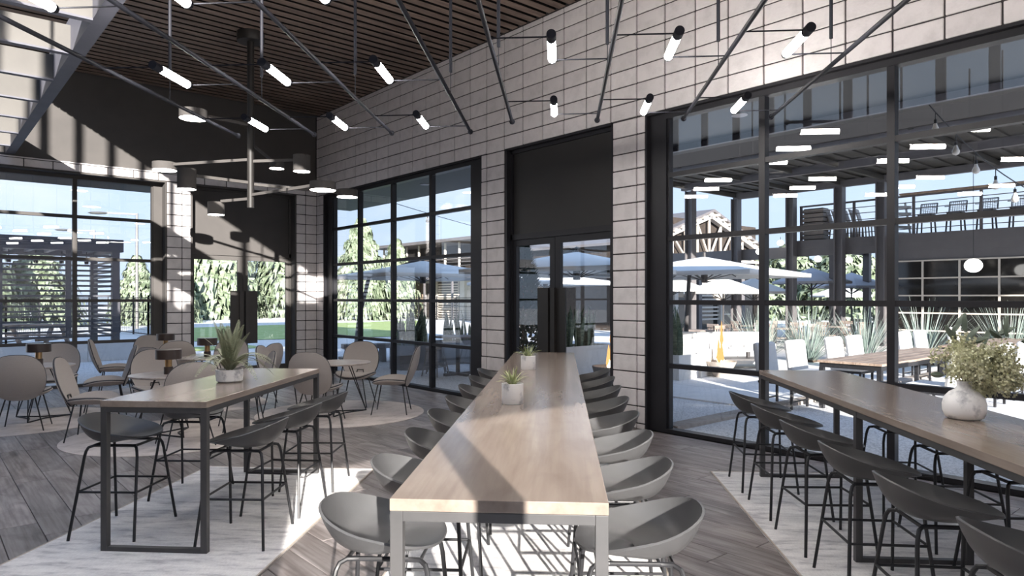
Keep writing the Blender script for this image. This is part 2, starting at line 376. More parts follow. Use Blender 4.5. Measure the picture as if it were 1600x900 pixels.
for k in range(4): q.box(-4 + 1.24 * k + 1.1, -1.08, 6.7, -4 + 1.24 * k + 1.25, -1.02, 9.8)
q.build('door_post', M['frame'], wall_b)
rf = MB()                                                # unseen roof over the tall hall, glazed to add sky light indoors
rf.box(-4.3, -1.2, 10, -4, 16.04, 10.2); rf.box(.95, -1.2, 10, 1.2, 16.04, 10.2)
for k in range(12): rf.box(-4, -1.2 + 1.56 * k, 10, .95, -1.1 + 1.56 * k, 10.2)
rf = rf.build('roof', M['charcoal']); rf['kind'] = 'structure'
MB().box(-4, -1.2, 10.08, .95, 16.04, 10.09).build('added_roof_glass', M['glass'], rf)
MB().box(.95, -1.2, 6.42, 1.2, 16.04, 10).build('wall_upper', M['block'])['kind'] = 'structure'

# ---- slatted ceiling over the seating bay
ceil = MB().box(.95, -1.2, 6.24, XW + .3, 16.04, 6.42).build('ceiling', M['ceil']); ceil['kind'] = 'structure'
q = MB()
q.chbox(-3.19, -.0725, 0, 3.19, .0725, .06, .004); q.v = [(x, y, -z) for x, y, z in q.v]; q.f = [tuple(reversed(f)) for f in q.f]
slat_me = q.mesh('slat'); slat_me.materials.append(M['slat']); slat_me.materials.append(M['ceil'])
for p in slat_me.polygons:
    if abs(p.normal.z) < .5: p.material_index = 1              # slat edges coloured black to paint the shade in the gaps
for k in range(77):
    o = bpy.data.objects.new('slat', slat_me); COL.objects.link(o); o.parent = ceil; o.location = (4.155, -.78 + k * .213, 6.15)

# ---- floor of long boards laid parallel to the glazed wall
floor = MB().box(-4.3, -1.2, -.3, XW + .3, 16.04, -.018).build('floor', M['subfloor']); floor['kind'] = 'structure'
rc = []; rnd = random.Random(3)
for i in range(-18, 28):
    x0 = .497 + .25 * i; x1 = x0 + .25
    x0, x1 = max(x0, -4), min(x1, XW + .02)
    if x1 - x0 < .03: continue
    y = -.9 - rnd.random() * 1.4
    while y < YW + .3:
        L_ = rnd.choice((1.3, 1.5, 1.7, 1.9)); a, b = max(y, -.9), min(y + L_, YW + .3)
        if b - a > .05:
            c = ((x0 + x1) / 2, (a + b) / 2, -.018); rc.append((seen_area((c[0], c[1], 0), x1 - x0, b - a, (0, 0, 1)), c, x1 - x0 - .005, b - a - .005, .018))
        y += L_
pieces(floor, 'floorboard', M['plank'], rc, 'z', 300, edge=.0025, rest='far_floorboards')

# ---- windows and doors
ZB = [.871, 1.699, 2.527, 3.355]
def P(axis, p, a, z):
    return (p, a, z) if axis == 'x' else (a, p, z)
def pbox(mb, axis, p0, p1, a0, a1, z0, z1):
    return mb.box(p0, a0, z0, p1, a1, z1) if axis == 'x' else mb.box(a0, p0, z0, a1, p1, z1)
def window(name, axis, pl, wall, o0, o1, top, g0, g1, muls, bars):
    """o0..o1 opening, g0..g1 outer edges of the glass"""
    s = structure(name)
    f = MB(); d = .07
    for a0, a1 in ((o0, g0), (g1, o1)): pbox(f, axis, pl - d, pl + d, a0, a1, 0, top)
    pbox(f, axis, pl - d, pl + d, g0, g1, 0, .05); pbox(f, axis, pl - d, pl + d, g0, g1, top - .10, top)
    pbox(f, axis, pl - d + .03, pl + d - .03, g0 - .001, g0 + .03, .05, top - .1); pbox(f, axis, pl - d + .03, pl + d - .03, g1 - .03, g1 + .001, .05, top - .1)
    fm = M['charcoal'] if axis == 'y' else M['frame']  # paler copy imitates sunlit frames on the far wall, darker copy shaded ones
    f.build('frame', fm, s)
    for a0, a1, z0, z1 in ((o0, o0 + .03, 0, top), (o1 - .03, o1, 0, top), (o0 + .03, o1 - .03, top - .03, top)): pbox(MB(), axis, wall, pl - d, a0, a1, z0, z1).build('jamb', fm, s)
    for a in muls: pbox(MB(), axis, pl - .055, pl + .045, a - .037, a + .037, .05, top - .1).build('mullion', fm, s)
    edges = [g0 + .03] + [v for a in muls for v in (a - .037, a + .037)] + [g1 - .03]
    zs = [.05] + [v for z in bars for v in (z - .03, z + .03)] + [top - .1]
    for z in bars: pbox(MB(), axis, pl - .05, pl + .04, g0 + .02, g1 - .02, z - .03, z + .03).build('transom_bar', fm, s)
    for i in range(0, len(edges), 2):
        for j in range(0, len(zs), 2):
            pbox(MB(), axis, pl - .003, pl + .003, edges[i] - .01, edges[i + 1] + .01, zs[j] - .01, zs[j + 1] + .01).build('pane', M['glass'], s)
    return s
window('window_1', 'y', YF, YW, -3.4, 4.03, 4.19, -3.25, 3.83, [-1.95, -.49, .97, 2.43], ZB)
window('window_2', 'x', XF, XW, 9.28, 15.29, 4.19, 9.67, 14.98, [10.95, 12.35, 13.745], ZB)
window('window_3', 'x', XF, XW, -.6, 5.785, 4.19, -.45, 5.50, [-.03, 1.37, 2.766, 4.165], ZB)
def door(name, axis, pl, wall, o0, o1, top, mid):
    s = structure(name); f = MB(); d = .06
    for a0, a1 in ((o0, o0 + .07), (o1 - .07, o1)): pbox(f, axis, pl - d, pl + d, a0, a1, 0, top)
    pbox(f, axis, pl - d, pl + d, o0, o1, top - .08, top); pbox(f, axis, pl - d, pl + d, o0, o1, 2.70, 2.79)
    pbox(f, axis, wall, pl - d, o0, o0 + .03, 0, top); pbox(f, axis, wall, pl - d, o1 - .03, o1, 0, top); pbox(f, axis, wall, pl - d, o0, o1, top - .03, top)
    pbox(f, axis, wall, pl + d, o0, o1, 0, .012)
    fm = M['charcoal'] if axis == 'y' else M['frame']  # sunlight painted in: the far-wall door gets the lighter colour
    f.build('frame', fm, s)
    pbox(MB(), axis, pl - .03, pl + .03, o0 + .08, o1 - .08, 2.78, top - .07).build('transom_panel', M['charcoal'] if axis == 'y' else M['panel'], s)
    for a0, a1, hs in ((o0 + .07, mid - .004, 1), (mid + .004, o1 - .07, -1)):
        l = MB(); s0, s1 = (.07, .11) if hs == 1 else (.11, .07)
        pbox(l, axis, pl - .03, pl + .03, a0, a0 + s0, .015, 2.70); pbox(l, axis, pl - .03, pl + .03, a1 - s1, a1, .015, 2.70)
        pbox(l, axis, pl - .03, pl + .03, a0 + s0, a1 - s1, 2.60, 2.70); pbox(l, axis, pl - .03, pl + .03, a0 + s0, a1 - s1, .015, .20)
        leaf = l.build('door_leaf', fm, s)
        pbox(MB(), axis, pl - .003, pl + .003, a0 + s0 - .01, a1 - s1 + .01, .19, 2.61).build('glass', M['glass'], leaf)
        h = MB()
        b0, b1 = (a1 - .30, a1 - .02) if hs == 1 else (a0 + .02, a0 + .30)
        pbox(h, axis, pl - .115, pl - .09, b0, b1, .72, 1.91)
        pbox(h, axis, pl - .16, pl - .113, (b1 - .09 if hs == 1 else b0), (b1 if hs == 1 else b0 + .09), .72, 1.91)
        for z in (.95, 1.65): pbox(h, axis, pl - .095, pl - .028, (b1 - .07 if hs == 1 else b0 + .03), (b1 - .03 if hs == 1 else b0 + .07), z, z + .05)
        h.build('handle', M['charcoal'] if axis == 'y' else M['panel'], leaf)
    return s
door('door_1', 'y', YF, YW, 4.51, 6.85, 4.19, 5.70)
door('door_2', 'x', XF, XW, 6.35, 8.64, 4.19, 7.60)

# ---- deep soffit that runs round the outside of the building
sf = MB(); sf.box(XW + .3, -1.2, 4.30, 9.74, 18.47, 4.62); sf.box(-6, 16.04, 4.30, XW + .3, 18.47, 4.62)
sf.box(9.74, -1.2, 4.30, 10.3, 9.3, 4.5)
sof = sf.build('trim_1', M['panel']); sof['kind'] = 'structure'
for p in ((2.9, 17.2), (.2, 17.2), (8.7, 13.0), (8.7, 9.6), (8.7, 5.2)):
    d_ = MB(); d_.lathe([(.0, .0), (.11, 0), (.11, -.01), (.0, -.01)], 16, (0, 0, 0), caps=False); d_.build('recessed_light', M['disc_off'] if 'disc_off' in M else M['block'], sof, loc=(p[0], p[1], 4.30))
MB().box(9.68, -1.2, 4.21, 9.76, 9.3, 4.30).build('fascia_beam', M['steel_beam'], sof)
ow = MB(); ow.box(XW + .3, -1.2, 4.62, XW + .5, 16.3, 7.0); ow.box(-4.3, 16.04, 4.62, XW + .5, 16.3, 7.0)
ow.build('trim_2', M['charcoal'])['kind'] = 'structure'

# ---- walkway framing under the high hall: edge beam, pale joists, board screen above it
mz = structure('trim_3')
q = MB(); q.box(1.30, -.9, 4.40, 1.44, 15.63, 4.46); q.box(1.30, -.9, 4.46, 1.32, 15.63, 4.74); q.box(1.30, -.9, 4.74, 1.44, 15.63, 4.80); q.build('edge_beam', M['steel_beam'], mz)
q = MB(); q.box(.16, -.9, 4.40, .30, 15.63, 4.46); q.box(.16, -.9, 4.46, .18, 15.63, 4.74); q.build('inner_beam', M['steel_beam'], mz)
for k in range(13):
    y = 14.77 - 1.2 * k
    MB().box(.30, y, 4.405, 1.30, y + .05, 4.70).build('joist', M['hall_board'], mz)
    MB().box(.30, y - .02, 4.385, 1.30, y + .07, 4.405).build('joist_flange', M['steel_beam'], mz)
for k in range(28):                                      # upright boards on the far wall of the tall hall
    MB().chbox(-3.98 + .176 * k, YW + .045, 4.372, -3.812 + .176 * k, YW + .07, 9.9, .004).build('upright_board', M['hall_board'], wall_l)
# ================================================================ the furniture of the room
def tw(t, w):                      # bar tables run along t, 45 degrees to the walls; w is across
    return ((t + w) * .70711, (t - w) * .70711)
T45 = R(45)
RUG = .012

# ---- rugs
def rug(name, label, t0, t1, w0, w1):
    x, y = tw((t0 + t1) / 2, (w0 + w1) / 2); q = MB(); a, b = (t1 - t0) / 2, (w1 - w0) / 2
    o = MB().chbox(-a, -b, 0, a, b, RUG, .004).build(name, M['rug'], loc=(x, y, 0), rz=T45)
    tag(o, label, 'rug')
    e = MB()
    for x0, y0, x1, y1 in ((-a, -b, a, -b + .012), (-a, b - .012, a, b), (-a, -b, -a + .012, b), (a - .012, -b, a, b)): e.box(x0, y0, 0, x1, y1, RUG + .002)
    e.build('rug_binding', M['rug_edge'], o)
M['rug_edge'] = mat('beige_rug_binding', (.50, .44, .38), .9, noise=(60, (.44, .38, .33), .4, .6))
rug('rectangular_rug', 'worn cream rug under the short bar table with the fern', 3.2, 6.95, -3.66, -1.9)
rug('rectangular_rug', 'worn cream rug under the long central bar table', 1.6, 9.3, -1.12, .68)
rug('rectangular_rug', 'worn cream rug under the bar table with the marble vase', 2.35, 7.1, 1.5, 3.2)
def round_rug(x, y, r, label, z=.008):
    o = MB().lathe([(r, 0), (r, z - .002), (r - .004, z)], 64).build('round_rug', M['round_rug'], loc=(x, y, 0), smooth=30); tag(o, label, 'rug')
round_rug(4.96, 9.69, 1.25, 'round beige rug under the cafe table nearest the gridded window', .008)
round_rug(2.51, 9.55, 1.22, 'round beige rug partly behind the short bar table with the fern', .0075)
round_rug(1.15, 12.05, 1.25, 'round beige rug under the cafe table by the left window', .007)
round_rug(3.62, 13.9, 1.25, 'round beige rug under the cafe table close to the far wall', .0065)
round_rug(3.69, 11.95, .95, 'round beige rug under the cafe table in front of the far double door', .006)

# ---- bar tables: thick oak top on flat steel loop legs
def bar_table(label, t0, t1, w0, w1, legs):
    tc_, wc = (t0 + t1) / 2, (w0 + w1) / 2; x, y = tw(tc_, wc); a, b = (t1 - t0) / 2, (w1 - w0) / 2
    r = thing('bar_table', label, 'table', (x, y, RUG), T45); zt = 1.05 - RUG
    MB().box(-a, -b, zt - .044, a, b, zt).build('table_top', M['oak'], r, bevel=.003)
    q = MB(); h = zt - .044
    for s in (-1, 1):
        q.box(-a + .04, s * (b - .02) - .015, h - .036, a - .04, s * (b - .02) + .015, h)
    q.build('apron', M['leg_metal'], r)
    for t in legs:
        l = MB(); u = t - tc_
        l.box(u - .022, -b + .001, 0, u + .022, -b + .046, h - .001); l.box(u - .022, b - .046, 0, u + .022, b - .001, h - .001)
        l.box(u - .022, -b + .046, 0, u + .022, b - .046, .03); l.box(u - .022, -b + .046, h - .037, u + .022, b - .046, h - .001)
        l.build('leg_loop', M['leg_metal'], r, bevel=.002)
    return r
bar_table('long oak bar table running away from the viewer with two potted grasses', 2.41, 8.98, -.605, .165, (2.435, 5.78, 8.955))
bar_table('short oak bar table carrying the fern in a marble bowl', 4.56, 6.77, -3.17, -2.41, (4.585, 6.745))
bar_table('oak bar table carrying the marble vase of greenery', 2.45, 6.95, 1.94, 2.69, (2.475, 4.74, 6.925))

# ---- bar stools: low scooped shell on four splayed tube legs with a foot ring
def stool_shell(r, t):
    c, s = math.cos(t), math.sin(t)                      # t = 0 front
    k = (1 - c) / 2                                      # 0 front .. 1 back
    px = (.245 if c > 0 else .285) * math.copysign(abs(c) ** .85, c); py = .272 * math.copysign(abs(s) ** .85, s)
    rim = .722 + .142 * (k ** 1.5) - .012 * max(0, c) ** 3
    zb = .672 + .018 * max(0, c)
    e = 2.2 + 2.2 * k
    z = zb + (rim - zb) * (r ** e)
    f = r ** (.86 if c < 0 else 1)
    x = px * f - .012 * k * r
    return (x, py * f, z)
def make_stool():
    r = thing('bar_stool', 'x', 'stool', (0, 0, 0), 0)
    q = MB(); rim = q.shell(stool_shell, 13, 40, -.011)
    q.build('shell', M['shell'], r, smooth=50)
    u = MB(); u.tube([(.16, -.13, .655), (.16, .13, .655), (-.15, .13, .655), (-.15, -.13, .655)], .011, 8, closed=True)
    u.build('seat_frame', M['black_metal'], r, smooth=40)
    for sx in (1, -1):
        for sy in (1, -1):
            x0, y0 = (.16 if sx > 0 else -.15), .13 * sy
            pts = [(x0 - .05 * sx, y0, .655), (x0 + .0 * sx, y0 + .004 * sy, .654), (x0 + .025 * sx, y0 + .03 * sy, .645), (x0 + .035 * sx, y0 + .042 * sy, .62), (x0 + .042 * sx, y0 + .05 * sy, .58), (.242 * sx, .287 * sy, 0)]
            MB().tube(pts, .0105, 8).build('leg', M['black_metal'], r, smooth=40)
    q = MB(); z = .335; k = 1 - z / .58
    fx = lambda s: s * (.242 + ((.202 if s > 0 else .192) - .242) * (z / .58)); fy = .287 + (.18 - .287) * (z / .58)
    c4 = [(fx(1), -fy, z), (fx(1), fy, z), (fx(-1), fy, z), (fx(-1), -fy, z)]
    for i in range(4): q.tube([c4[i], c4[(i + 1) % 4]], .0085, 7)
    q.build('foot_ring', M['black_metal'], r, smooth=40)
    return r
ORD = ['nearest', 'second', 'third', 'fourth', 'fifth', 'sixth', 'seventh', 'farthest']
stool0 = make_stool(); first = [True]
def stool(t, w, rz, label, group):
    x, y = tw(t, w)
    if first[0]:
        first[0] = False; stool0.location = (x, y, RUG); stool0.rotation_euler = (0, 0, rz); stool0['label'] = label; stool0['group'] = group
    else: copy_tree(stool0, label, (x, y, RUG), rz, group)
def nth(k, n):
    return 'nearest' if k == 0 else 'farthest' if k == n - 1 else ORD[k] + ' nearest'
rr_ = random.Random(5)
for k in range(8):                                       # long table: 8 each side; side -w faces +w
    t = 2.98 + .80 * k
    stool(t, -.745, T45 - R(90) + R(rr_.uniform(-3, 3)), '%s grey stool on the fern side of the long central table' % nth(k, 8).capitalize(), 'stools at the long central table')
    stool(t + .02, .305, T45 + R(90) + R(rr_.uniform(-3, 3)), '%s grey stool on the vase side of the long central table' % nth(k, 8).capitalize(), 'stools at the long central table')
for k, t in enumerate((5.03, 6.0)): stool(t, -3.30, T45 - R(90) + R(2), '%s dark stool on the cafe chair side of the fern table' % ('Nearer', 'Farther')[k], 'stools at the fern table')
for k, t in enumerate((4.92, 5.64, 6.36)): stool(t, -2.30, T45 + R(90) + R((2, -2, 3)[k]), '%s dark stool on the long table side of the fern table' % ('Nearest', 'Middle', 'Farthest')[k], 'stools at the fern table')
for k in range(6):
    t = 2.80 + .76 * k
    stool(t, 1.87, T45 - R(90) + R(rr_.uniform(-3, 3)), '%s dark stool on the long table side of the marble vase table' % nth(k, 6).capitalize(), 'stools at the vase table')
for k in range(5):
    t = 2.90 + .76 * k
    stool(t, 2.80, T45 + R(90) + R(rr_.uniform(-3, 3)), '%s dark stool between the marble vase table and the big window' % nth(k, 5).capitalize(), 'stools at the vase table')

# ---- cafe corner: round tables on wire bases, taupe shell chairs, brass table lamps
def make_round_table():
    r = thing('cafe_table', 'x', 'table'); rad = .46
    MB().lathe([(rad - .02, .745), (rad, .755), (rad, .765), (rad - .004, .77)], 48).build('table_top', M['pale_oak'], r, smooth=30)
    q = MB(); q.tube([(.16 * math.cos(a * math.pi / 8), .16 * math.sin(a * math.pi / 8), .738) for a in range(16)], .008, 6, closed=True); q.build('top_ring', M['black_metal'], r, smooth=40)
    foot = [(.41 * math.cos(R(120 * k + 10)), .41 * math.sin(R(120 * k + 10)), .009) for k in range(3)]
    q = MB()
    for k in range(3):
        a, b = Vector(foot[k]), Vector(foot[(k + 1) % 3]); m_ = (a + b) / 2 * .55; m_.z = .009
        q.bar(a, m_, .016); q.bar(m_, b, .016)
    q.build('base_frame', M['black_metal'], r)
    for k in range(3):
        for d in (-28, 28):
            a = R(120 * k + 10 + d); MB().tube([foot[k], (.16 * math.cos(a), .16 * math.sin(a), .74)], .008, 6).build('rod', M['black_metal'], r, smooth=40)
    return r
def chair_back(r, t):
    c, s = math.cos(t), math.sin(t); y = .30 * r * math.copysign(abs(c) ** .72, c) * (1 - .05 * s * r); z = .295 * r * math.copysign(abs(s) ** .80, s)
    x = -.235 - .30 * (z + .28) + .75 * y * y - .10 * (1 - (z / .29) ** 2) * .5
    return (x, y * (1 - .12 * max(0, -s) * r), .715 + z)
def chair_seat(r, t):
    c, s = math.cos(t), math.sin(t); x = .275 * r * math.copysign(abs(c) ** .8, c); y = .30 * r * math.copysign(abs(s) ** .8, s)
    z = .475 + .03 * r ** 4 + .10 * (y / .3) ** 2 * r ** 2 * .45 - .02 * (x > 0) * (x / .275) ** 2
    return (x + .0, y * (1 - .08 * (x / .275)), z)
def make_chair():
    r = thing('shell_chair', 'x', 'chair')
    b = MB(); rim = b.shell(chair_back, 9, 36, .028); ob = b.build('backrest', M['taupe'], r, smooth=60)
    MB().tube(rim, .0085, 6, closed=True).build('piping', M['piping'], ob, smooth=60)
    b = MB(); rim = b.shell(chair_seat, 8, 36, .045); ob = b.build('seat', M['taupe'], r, smooth=60)
    MB().tube(rim, .0085, 6, closed=True).build('piping', M['piping'], ob, smooth=60)
    MB().tube([(-.20, -.06, .46), (-.27, -.06, .475), (-.285, -.05, .55), (-.285, .05, .55), (-.27, .06, .475), (-.20, .06, .46)], .009, 6).build('back_bracket', M['black_metal'], r, smooth=40)
    MB().tube([(.15, -.15, .455), (.15, .15, .455), (-.16, .13, .455), (-.16, -.13, .455)], .009, 6, closed=True).build('under_frame', M['black_metal'], r, smooth=40)
    for sx in (1, -1):
        for sy in (1, -1):
            x0, y0 = (.15 if sx > 0 else -.16), (.15 if sx > 0 else .13) * sy
            MB().tube([(x0, y0, .458), (x0 + .03 * sx, y0 + .03 * sy, .44), (.265 * sx, .27 * sy, 0)], [.010, .010, .008], 6).build('leg', M['black_metal'], r, smooth=40)
    return r
def make_lamp():
    r = thing('table_lamp', 'x', 'lamp')
    MB().lathe([(.055, 0), (.055, .09), (.05, .095)], 24).build('base', M['brown_metal'], r, smooth=30)
    MB().lathe([(.042, .09), (.042, .20)], 24).build('neck', M['brass'], r, smooth=30)
    MB().lathe([(.150, .195), (.155, .195), (.155, .315), (.0, .317)], 40, caps=False).build('lamp_shade', M['brown_metal'], r, smooth=30)
    MB().lathe([(.0, .20), (.150, .20)], 32, caps=False).build('diffuser', M['diff_off'], r)
    return r
M['diff_off'] = mat('opal_lamp_diffuser', (.6, .55, .48), .5, noise=(5, (.55, .5, .44), .4, .6))
tab0, ch0, lam0 = make_round_table(), make_chair(), make_lamp()
used = set()
def put(o, label, x, y, z, rz, group):
    if o.name in used: return copy_tree(o, label, (x, y, z), rz, group)
    used.add(o.name); o.location = (x, y, z); o.rotation_euler = (0, 0, rz); o['label'] = label; o['group'] = group; return o
TABS = {'A': (1.40, 12.10, 'by the left window'), 'B': (2.50, 9.62, 'nearest the fern table'), 'C': (4.94, 9.69, 'nearest the gridded window'),
        'D': (3.55, 13.85, 'close to the far wall'), 'E': (3.70, 11.95, 'in front of the far double door')}
for k, (x, y, wh) in TABS.items():
    put(tab0, 'round pale wood cafe table ' + wh, x, y, .008, R({'A': -5, 'B': 30, 'C': -20, 'D': 50, 'E': 70}[k]), 'round cafe tables')
    if k != 'C': put(lam0, 'dark brass necked lamp on the cafe table ' + wh, x, y, .778, 0, 'brass necked table lamps')
_cs = math.cos(_th); _sn = math.sin(_th)
def chair(tab, dx, dy, label, turn=0):
    """dx, dy: offset from the table centre; the chair faces the table"""
    x, y, _ = TABS[tab]; px, py = x + dx * _cs + dy * _sn, y - dx * _sn + dy * _cs
    put(ch0, label, px, py, .008, math.atan2(y - py, x - px) + R(turn), 'taupe shell chairs in the cafe corner')
chair('A', .35, -.80, 'taupe shell chair with its back to the viewer at the table by the left window')
chair('A', -.32, .80, 'taupe shell chair on the window side of the table by the left window')
chair('A', .74, .38, 'taupe shell chair turned side on at the table by the left window', 6)
chair('B', -.80, -.24, 'taupe shell chair with tall back seen side on beside the fern table')
chair('B', .52, -.64, 'taupe shell chair whose back rises behind the fern table')
chair('B', -.48, .68, 'taupe shell chair across the cafe table nearest the fern table')
chair('B', .78, .42, 'taupe shell chair mostly hidden behind the fern')
chair('C', -.10, -.76, 'taupe shell chair with its back to the viewer at the table nearest the gridded window')
chair('C', .06, .74, 'taupe shell chair facing the viewer across the table nearest the gridded window')
chair('C', .78, .02, 'taupe shell chair in profile closest to the gridded window')
chair('C', -.86, .12, 'taupe shell chair between the fern and the table nearest the gridded window', 8)
chair('D', -.72, -.34, 'taupe shell chair in profile left of the table close to the far wall')
chair('D', -.50, .58, 'taupe shell chair with its back against the far wall window')
chair('D', .46, -.66, 'taupe shell chair showing its back at the table close to the far wall')
chair('E', -.25, -.76, 'taupe shell chair in front of the table before the far double door')
chair('E', .80, -.10, 'taupe shell chair in profile beside the far double door', -8)
chair('E', -.05, .82, 'taupe shell chair behind the lamp before the far double door')

# ---- linear light lattices hung from the slats
def lattice(name, label, rods, tend, tstart, rows, stems):
    r = thing(name, label, 'chandelier', (*tw((tend + tstart) / 2, sum(rods) / len(rods)), 3.795), T45)
    tc_, wc = (tend + tstart) / 2, sum(rods) / len(rods)
    L = lambda t, w, z=0: (t - tc_, wc - w, z)           # local frame: x along t, y = -w
    for w_ in rods:
        rod = MB().tube([L(tstart, w_), L(tend, w_)], .019, 10).build('rod', M['steel_blue'], r, smooth=40)
        MB().lathe([(.0, -.034), (.024, -.024), (.034, 0), (.024, .024), (.0, .034)], 12, L(tend, w_), caps=False).build('end_knob', M['steel_blue'], rod, smooth=60)
        for t, zt in stems:
            MB().tube([L(t, w_, zt - 3.795), L(t, w_, 6.09 - 3.795)], .016, 8).build('stem', M['steel_blue'], r, smooth=40)
            MB().tube([L(t, w_, .01), L(t, w_, zt - 3.79)], .004, 6).build('wire', M['steel_blue'], r)
    for i in range(len(rods) - 1):
        w_ = (rods[i] + rods[i + 1]) / 2
        for t in rows:
            lamp = MB().tube([L(t - .20, w_), L(t + .26, w_)], .034, 16).build('lamp_tube', M['lamp_on'], r, smooth=40)
            MB().tube([L(t - .31, w_), L(t - .20, w_)], .038, 16).build('end_cap', M['steel_blue'], lamp, smooth=40)
            MB().tube([L(t + .26, w_), L(t + .30, w_)], [.038, .030], 16).build('end_cap', M['steel_blue'], lamp, smooth=40)
            MB().tube([L(t - .25, rods[i]), L(t - .25, w_)], .006, 6).build('cross_rod', M['steel_blue'], lamp)
            MB().tube([L(t + .28, w_), L(t + .28, rods[i + 1])], .006, 6).build('cross_rod', M['steel_blue'], lamp)
    return r
lattice('lattice_chandelier', 'blue grey lattice chandelier with tube lamps above the fern table', (-4.05, -3.07, -2.09, -1.11), 8.44, 1.6, (7.87, 6.12, 4.35, 2.6), ((6.92, 4.03), (2.9, 4.03)))
lattice('lattice_chandelier', 'blue grey lattice chandelier with tube lamps in front of the block wall', (-.565, .414, 1.39, 2.36), 7.99, 1.2, (7.42, 5.66, 3.9, 2.15), ((6.25, 4.03), (2.6, 4.03)))

# ---- drum chandelier over the cafe corner
def turned_xy(x, d):                                     # the seating frame, turned 40.95 degrees from the walls
    return (x * _cs + d * _sn, -x * _sn + d * _cs)
px_, py_ = turned_xy(-4.28, 11.34)
dc = thing('drum_chandelier', 'tall dark pole chandelier with lit drum lamps over the cafe corner', 'chandelier', (px_, py_, 6.09))
MB().lathe([(.21, -.15), (.215, -.14), (.215, -.0)], 32).build('ceiling_plate', M['panel'], dc, smooth=30)
MB().lathe([(.055, -2.86), (.055, -.14)], 20).build('pole', M['panel'], dc, smooth=30)
def drum(x, d, zb, dia, h, arm_z, from_pole=True):
    X, Y = turned_xy(x, d); lx, ly = X - px_, Y - py_; Z0 = zb - 6.09
    ln = math.hypot(lx, ly); ux, uy = lx / ln, ly / ln
    a = MB().bar((0, 0, arm_z - 6.09), (lx - ux * (dia / 2 - .01), ly - uy * (dia / 2 - .01), arm_z - 6.09), .035, .045).build('arm', M['charcoal'], dc)
    b = MB().lathe([(dia / 2 - .012, 0), (dia / 2, 0), (dia / 2, h), (.0, h + .004)], 36, (lx, ly, Z0), caps=False).build('drum_shade', M['charcoal'], dc, smooth=30)
    MB().lathe([(.0, -.003), (dia / 2 - .006, -.003), (dia / 2 - .006, .01)], 32, (lx, ly, Z0), caps=False).build('diffuser', M['disc_on'], b)
for x, d, z, dia, h, az in ((-5.92, 11.8, 3.93, .39, .13, 4.02), (-3.40, 11.2, 3.80, .27, .26, 3.99), (-4.98, 10.6, 3.42, .27, .31, 3.64), (-2.95, 12.4, 3.56, .37, .13, 3.62),
                            (-5.0, 11.7, 3.16, .27, .21, 3.38), (-2.80, 10.25, 3.35, .38, .12, 3.44), (-4.88, 10.6, 4.50, .40, .13, 4.58), (-4.45, 13.1, 4.20, .27, .14, 4.28)):
    drum(x, d, z, dia, h, az)
# ================================================================ outdoors
M['paver'] = mat('pale_concrete_paver', (.80, .785, .77), .8, noise=(2.5, (.73, .715, .70), .4, .7, 8), bump=(40, .2), rand=.04)
M['gravel'] = mat('grey_gravel', (.78, .78, .79), .95, noise=(42, (.46, .46, .47), .45, .62, 4), bump=(45, 1.0))
M['lawn'] = mat('mown_lawn', (.32, .42, .14), .95, noise=(1.6, (.42, .50, .22), .38, .66, 9), bump=(50, .8))
M['bright_gravel'] = mat('pale_gravel_plain', (.72, .71, .69), .95, noise=(1.2, (.64, .63, .61), .4, .7, 8), bump=(20, .3))
M['curb'] = mat('tan_curb_stone', (.40, .35, .31), .85, noise=(8, (.30, .26, .23), .4, .68), bump=(30, .4))
M['needle'] = mat('pale_conifer_foliage', (.085, .115, .06), .8, noise=(1.6, (.38, .44, .31), .40, .66, 8), rand=.12)
M['needle2'] = mat('deep_conifer_foliage', (.012, .028, .017), .8, noise=(3, (.03, .055, .035), .35, .68, 6), rand=.12)
M['bark'] = mat('grey_brown_bark', (.16, .115, .085), .9, noise=(8, (.09, .065, .05), .4, .65), bump=(20, .8))
M['canvas'] = mat('white_canvas', (.80, .79, .77), .85, noise=(3, (.74, .735, .72), .4, .7), bump=(200, .1))
M['canvas_blue'] = mat('grey_blue_canvas', (.47, .47, .50), .85, noise=(3, (.43, .43, .46), .4, .7), bump=(200, .1))
M['dark_metal'] = mat('dark_bronze_metal', (.05, .045, .045), .5, noise=(5, (.06, .055, .055), .4, .6))
M['cushion'] = mat('white_outdoor_fabric', (.72, .71, .70), .9, noise=(150, (.66, .65, .64), .35, .65, 2), bump=(180, .12))
M['concrete'] = mat('grey_cast_concrete', (.26, .255, .26), .85, noise=(4, (.21, .205, .21), .4, .7, 8), bump=(30, .25))
M['white_wall'] = mat('white_render', (.72, .70, .67), .85, noise=(2, (.66, .64, .61), .4, .7), bump=(40, .1))
M['siding'] = wood('tan_timber_siding', (.34, .24, .17), (.42, .31, .23), (.50, .38, .29), 2, .8, .7, .1)
M['out_oak'] = wood('outdoor_table_board', (.30, .22, .17), (.38, .29, .23), (.46, .36, .29), 0, .8, .5, .05)
M['gable'] = mat('cream_truss_paint', (.62, .56, .49), .7, noise=(3, (.57, .51, .45), .4, .7))
M['dark_wall'] = mat('dark_brown_cladding', (.035, .025, .02), .85, noise=(4, (.05, .038, .03), .4, .65))  # one even dark brown for walls, openings and backs
M['steel_grey'] = mat('grey_painted_steel', (.125, .115, .118), .55, noise=(2, (.145, .134, .137), .4, .7))
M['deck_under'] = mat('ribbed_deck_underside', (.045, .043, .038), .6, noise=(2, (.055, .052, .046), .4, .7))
M['dark_glass'] = mat('dark_reflecting_glass', (.012, .011, .010), .06, spec=.6, noise=(1.5, (.02, .018, .016), .4, .7))
M['globe'] = emit('lit_globe', (1, .97, .92), 3.0)
M['bulb'] = mat('frosted_bulb', (.75, .71, .65), .25, noise=(5, (.68, .64, .58), .4, .6))
M['flame'] = emit('flame', (1, .50, .17), .62)
M['flame_core'] = emit('flame_core', (1, .78, .45), 3.0)
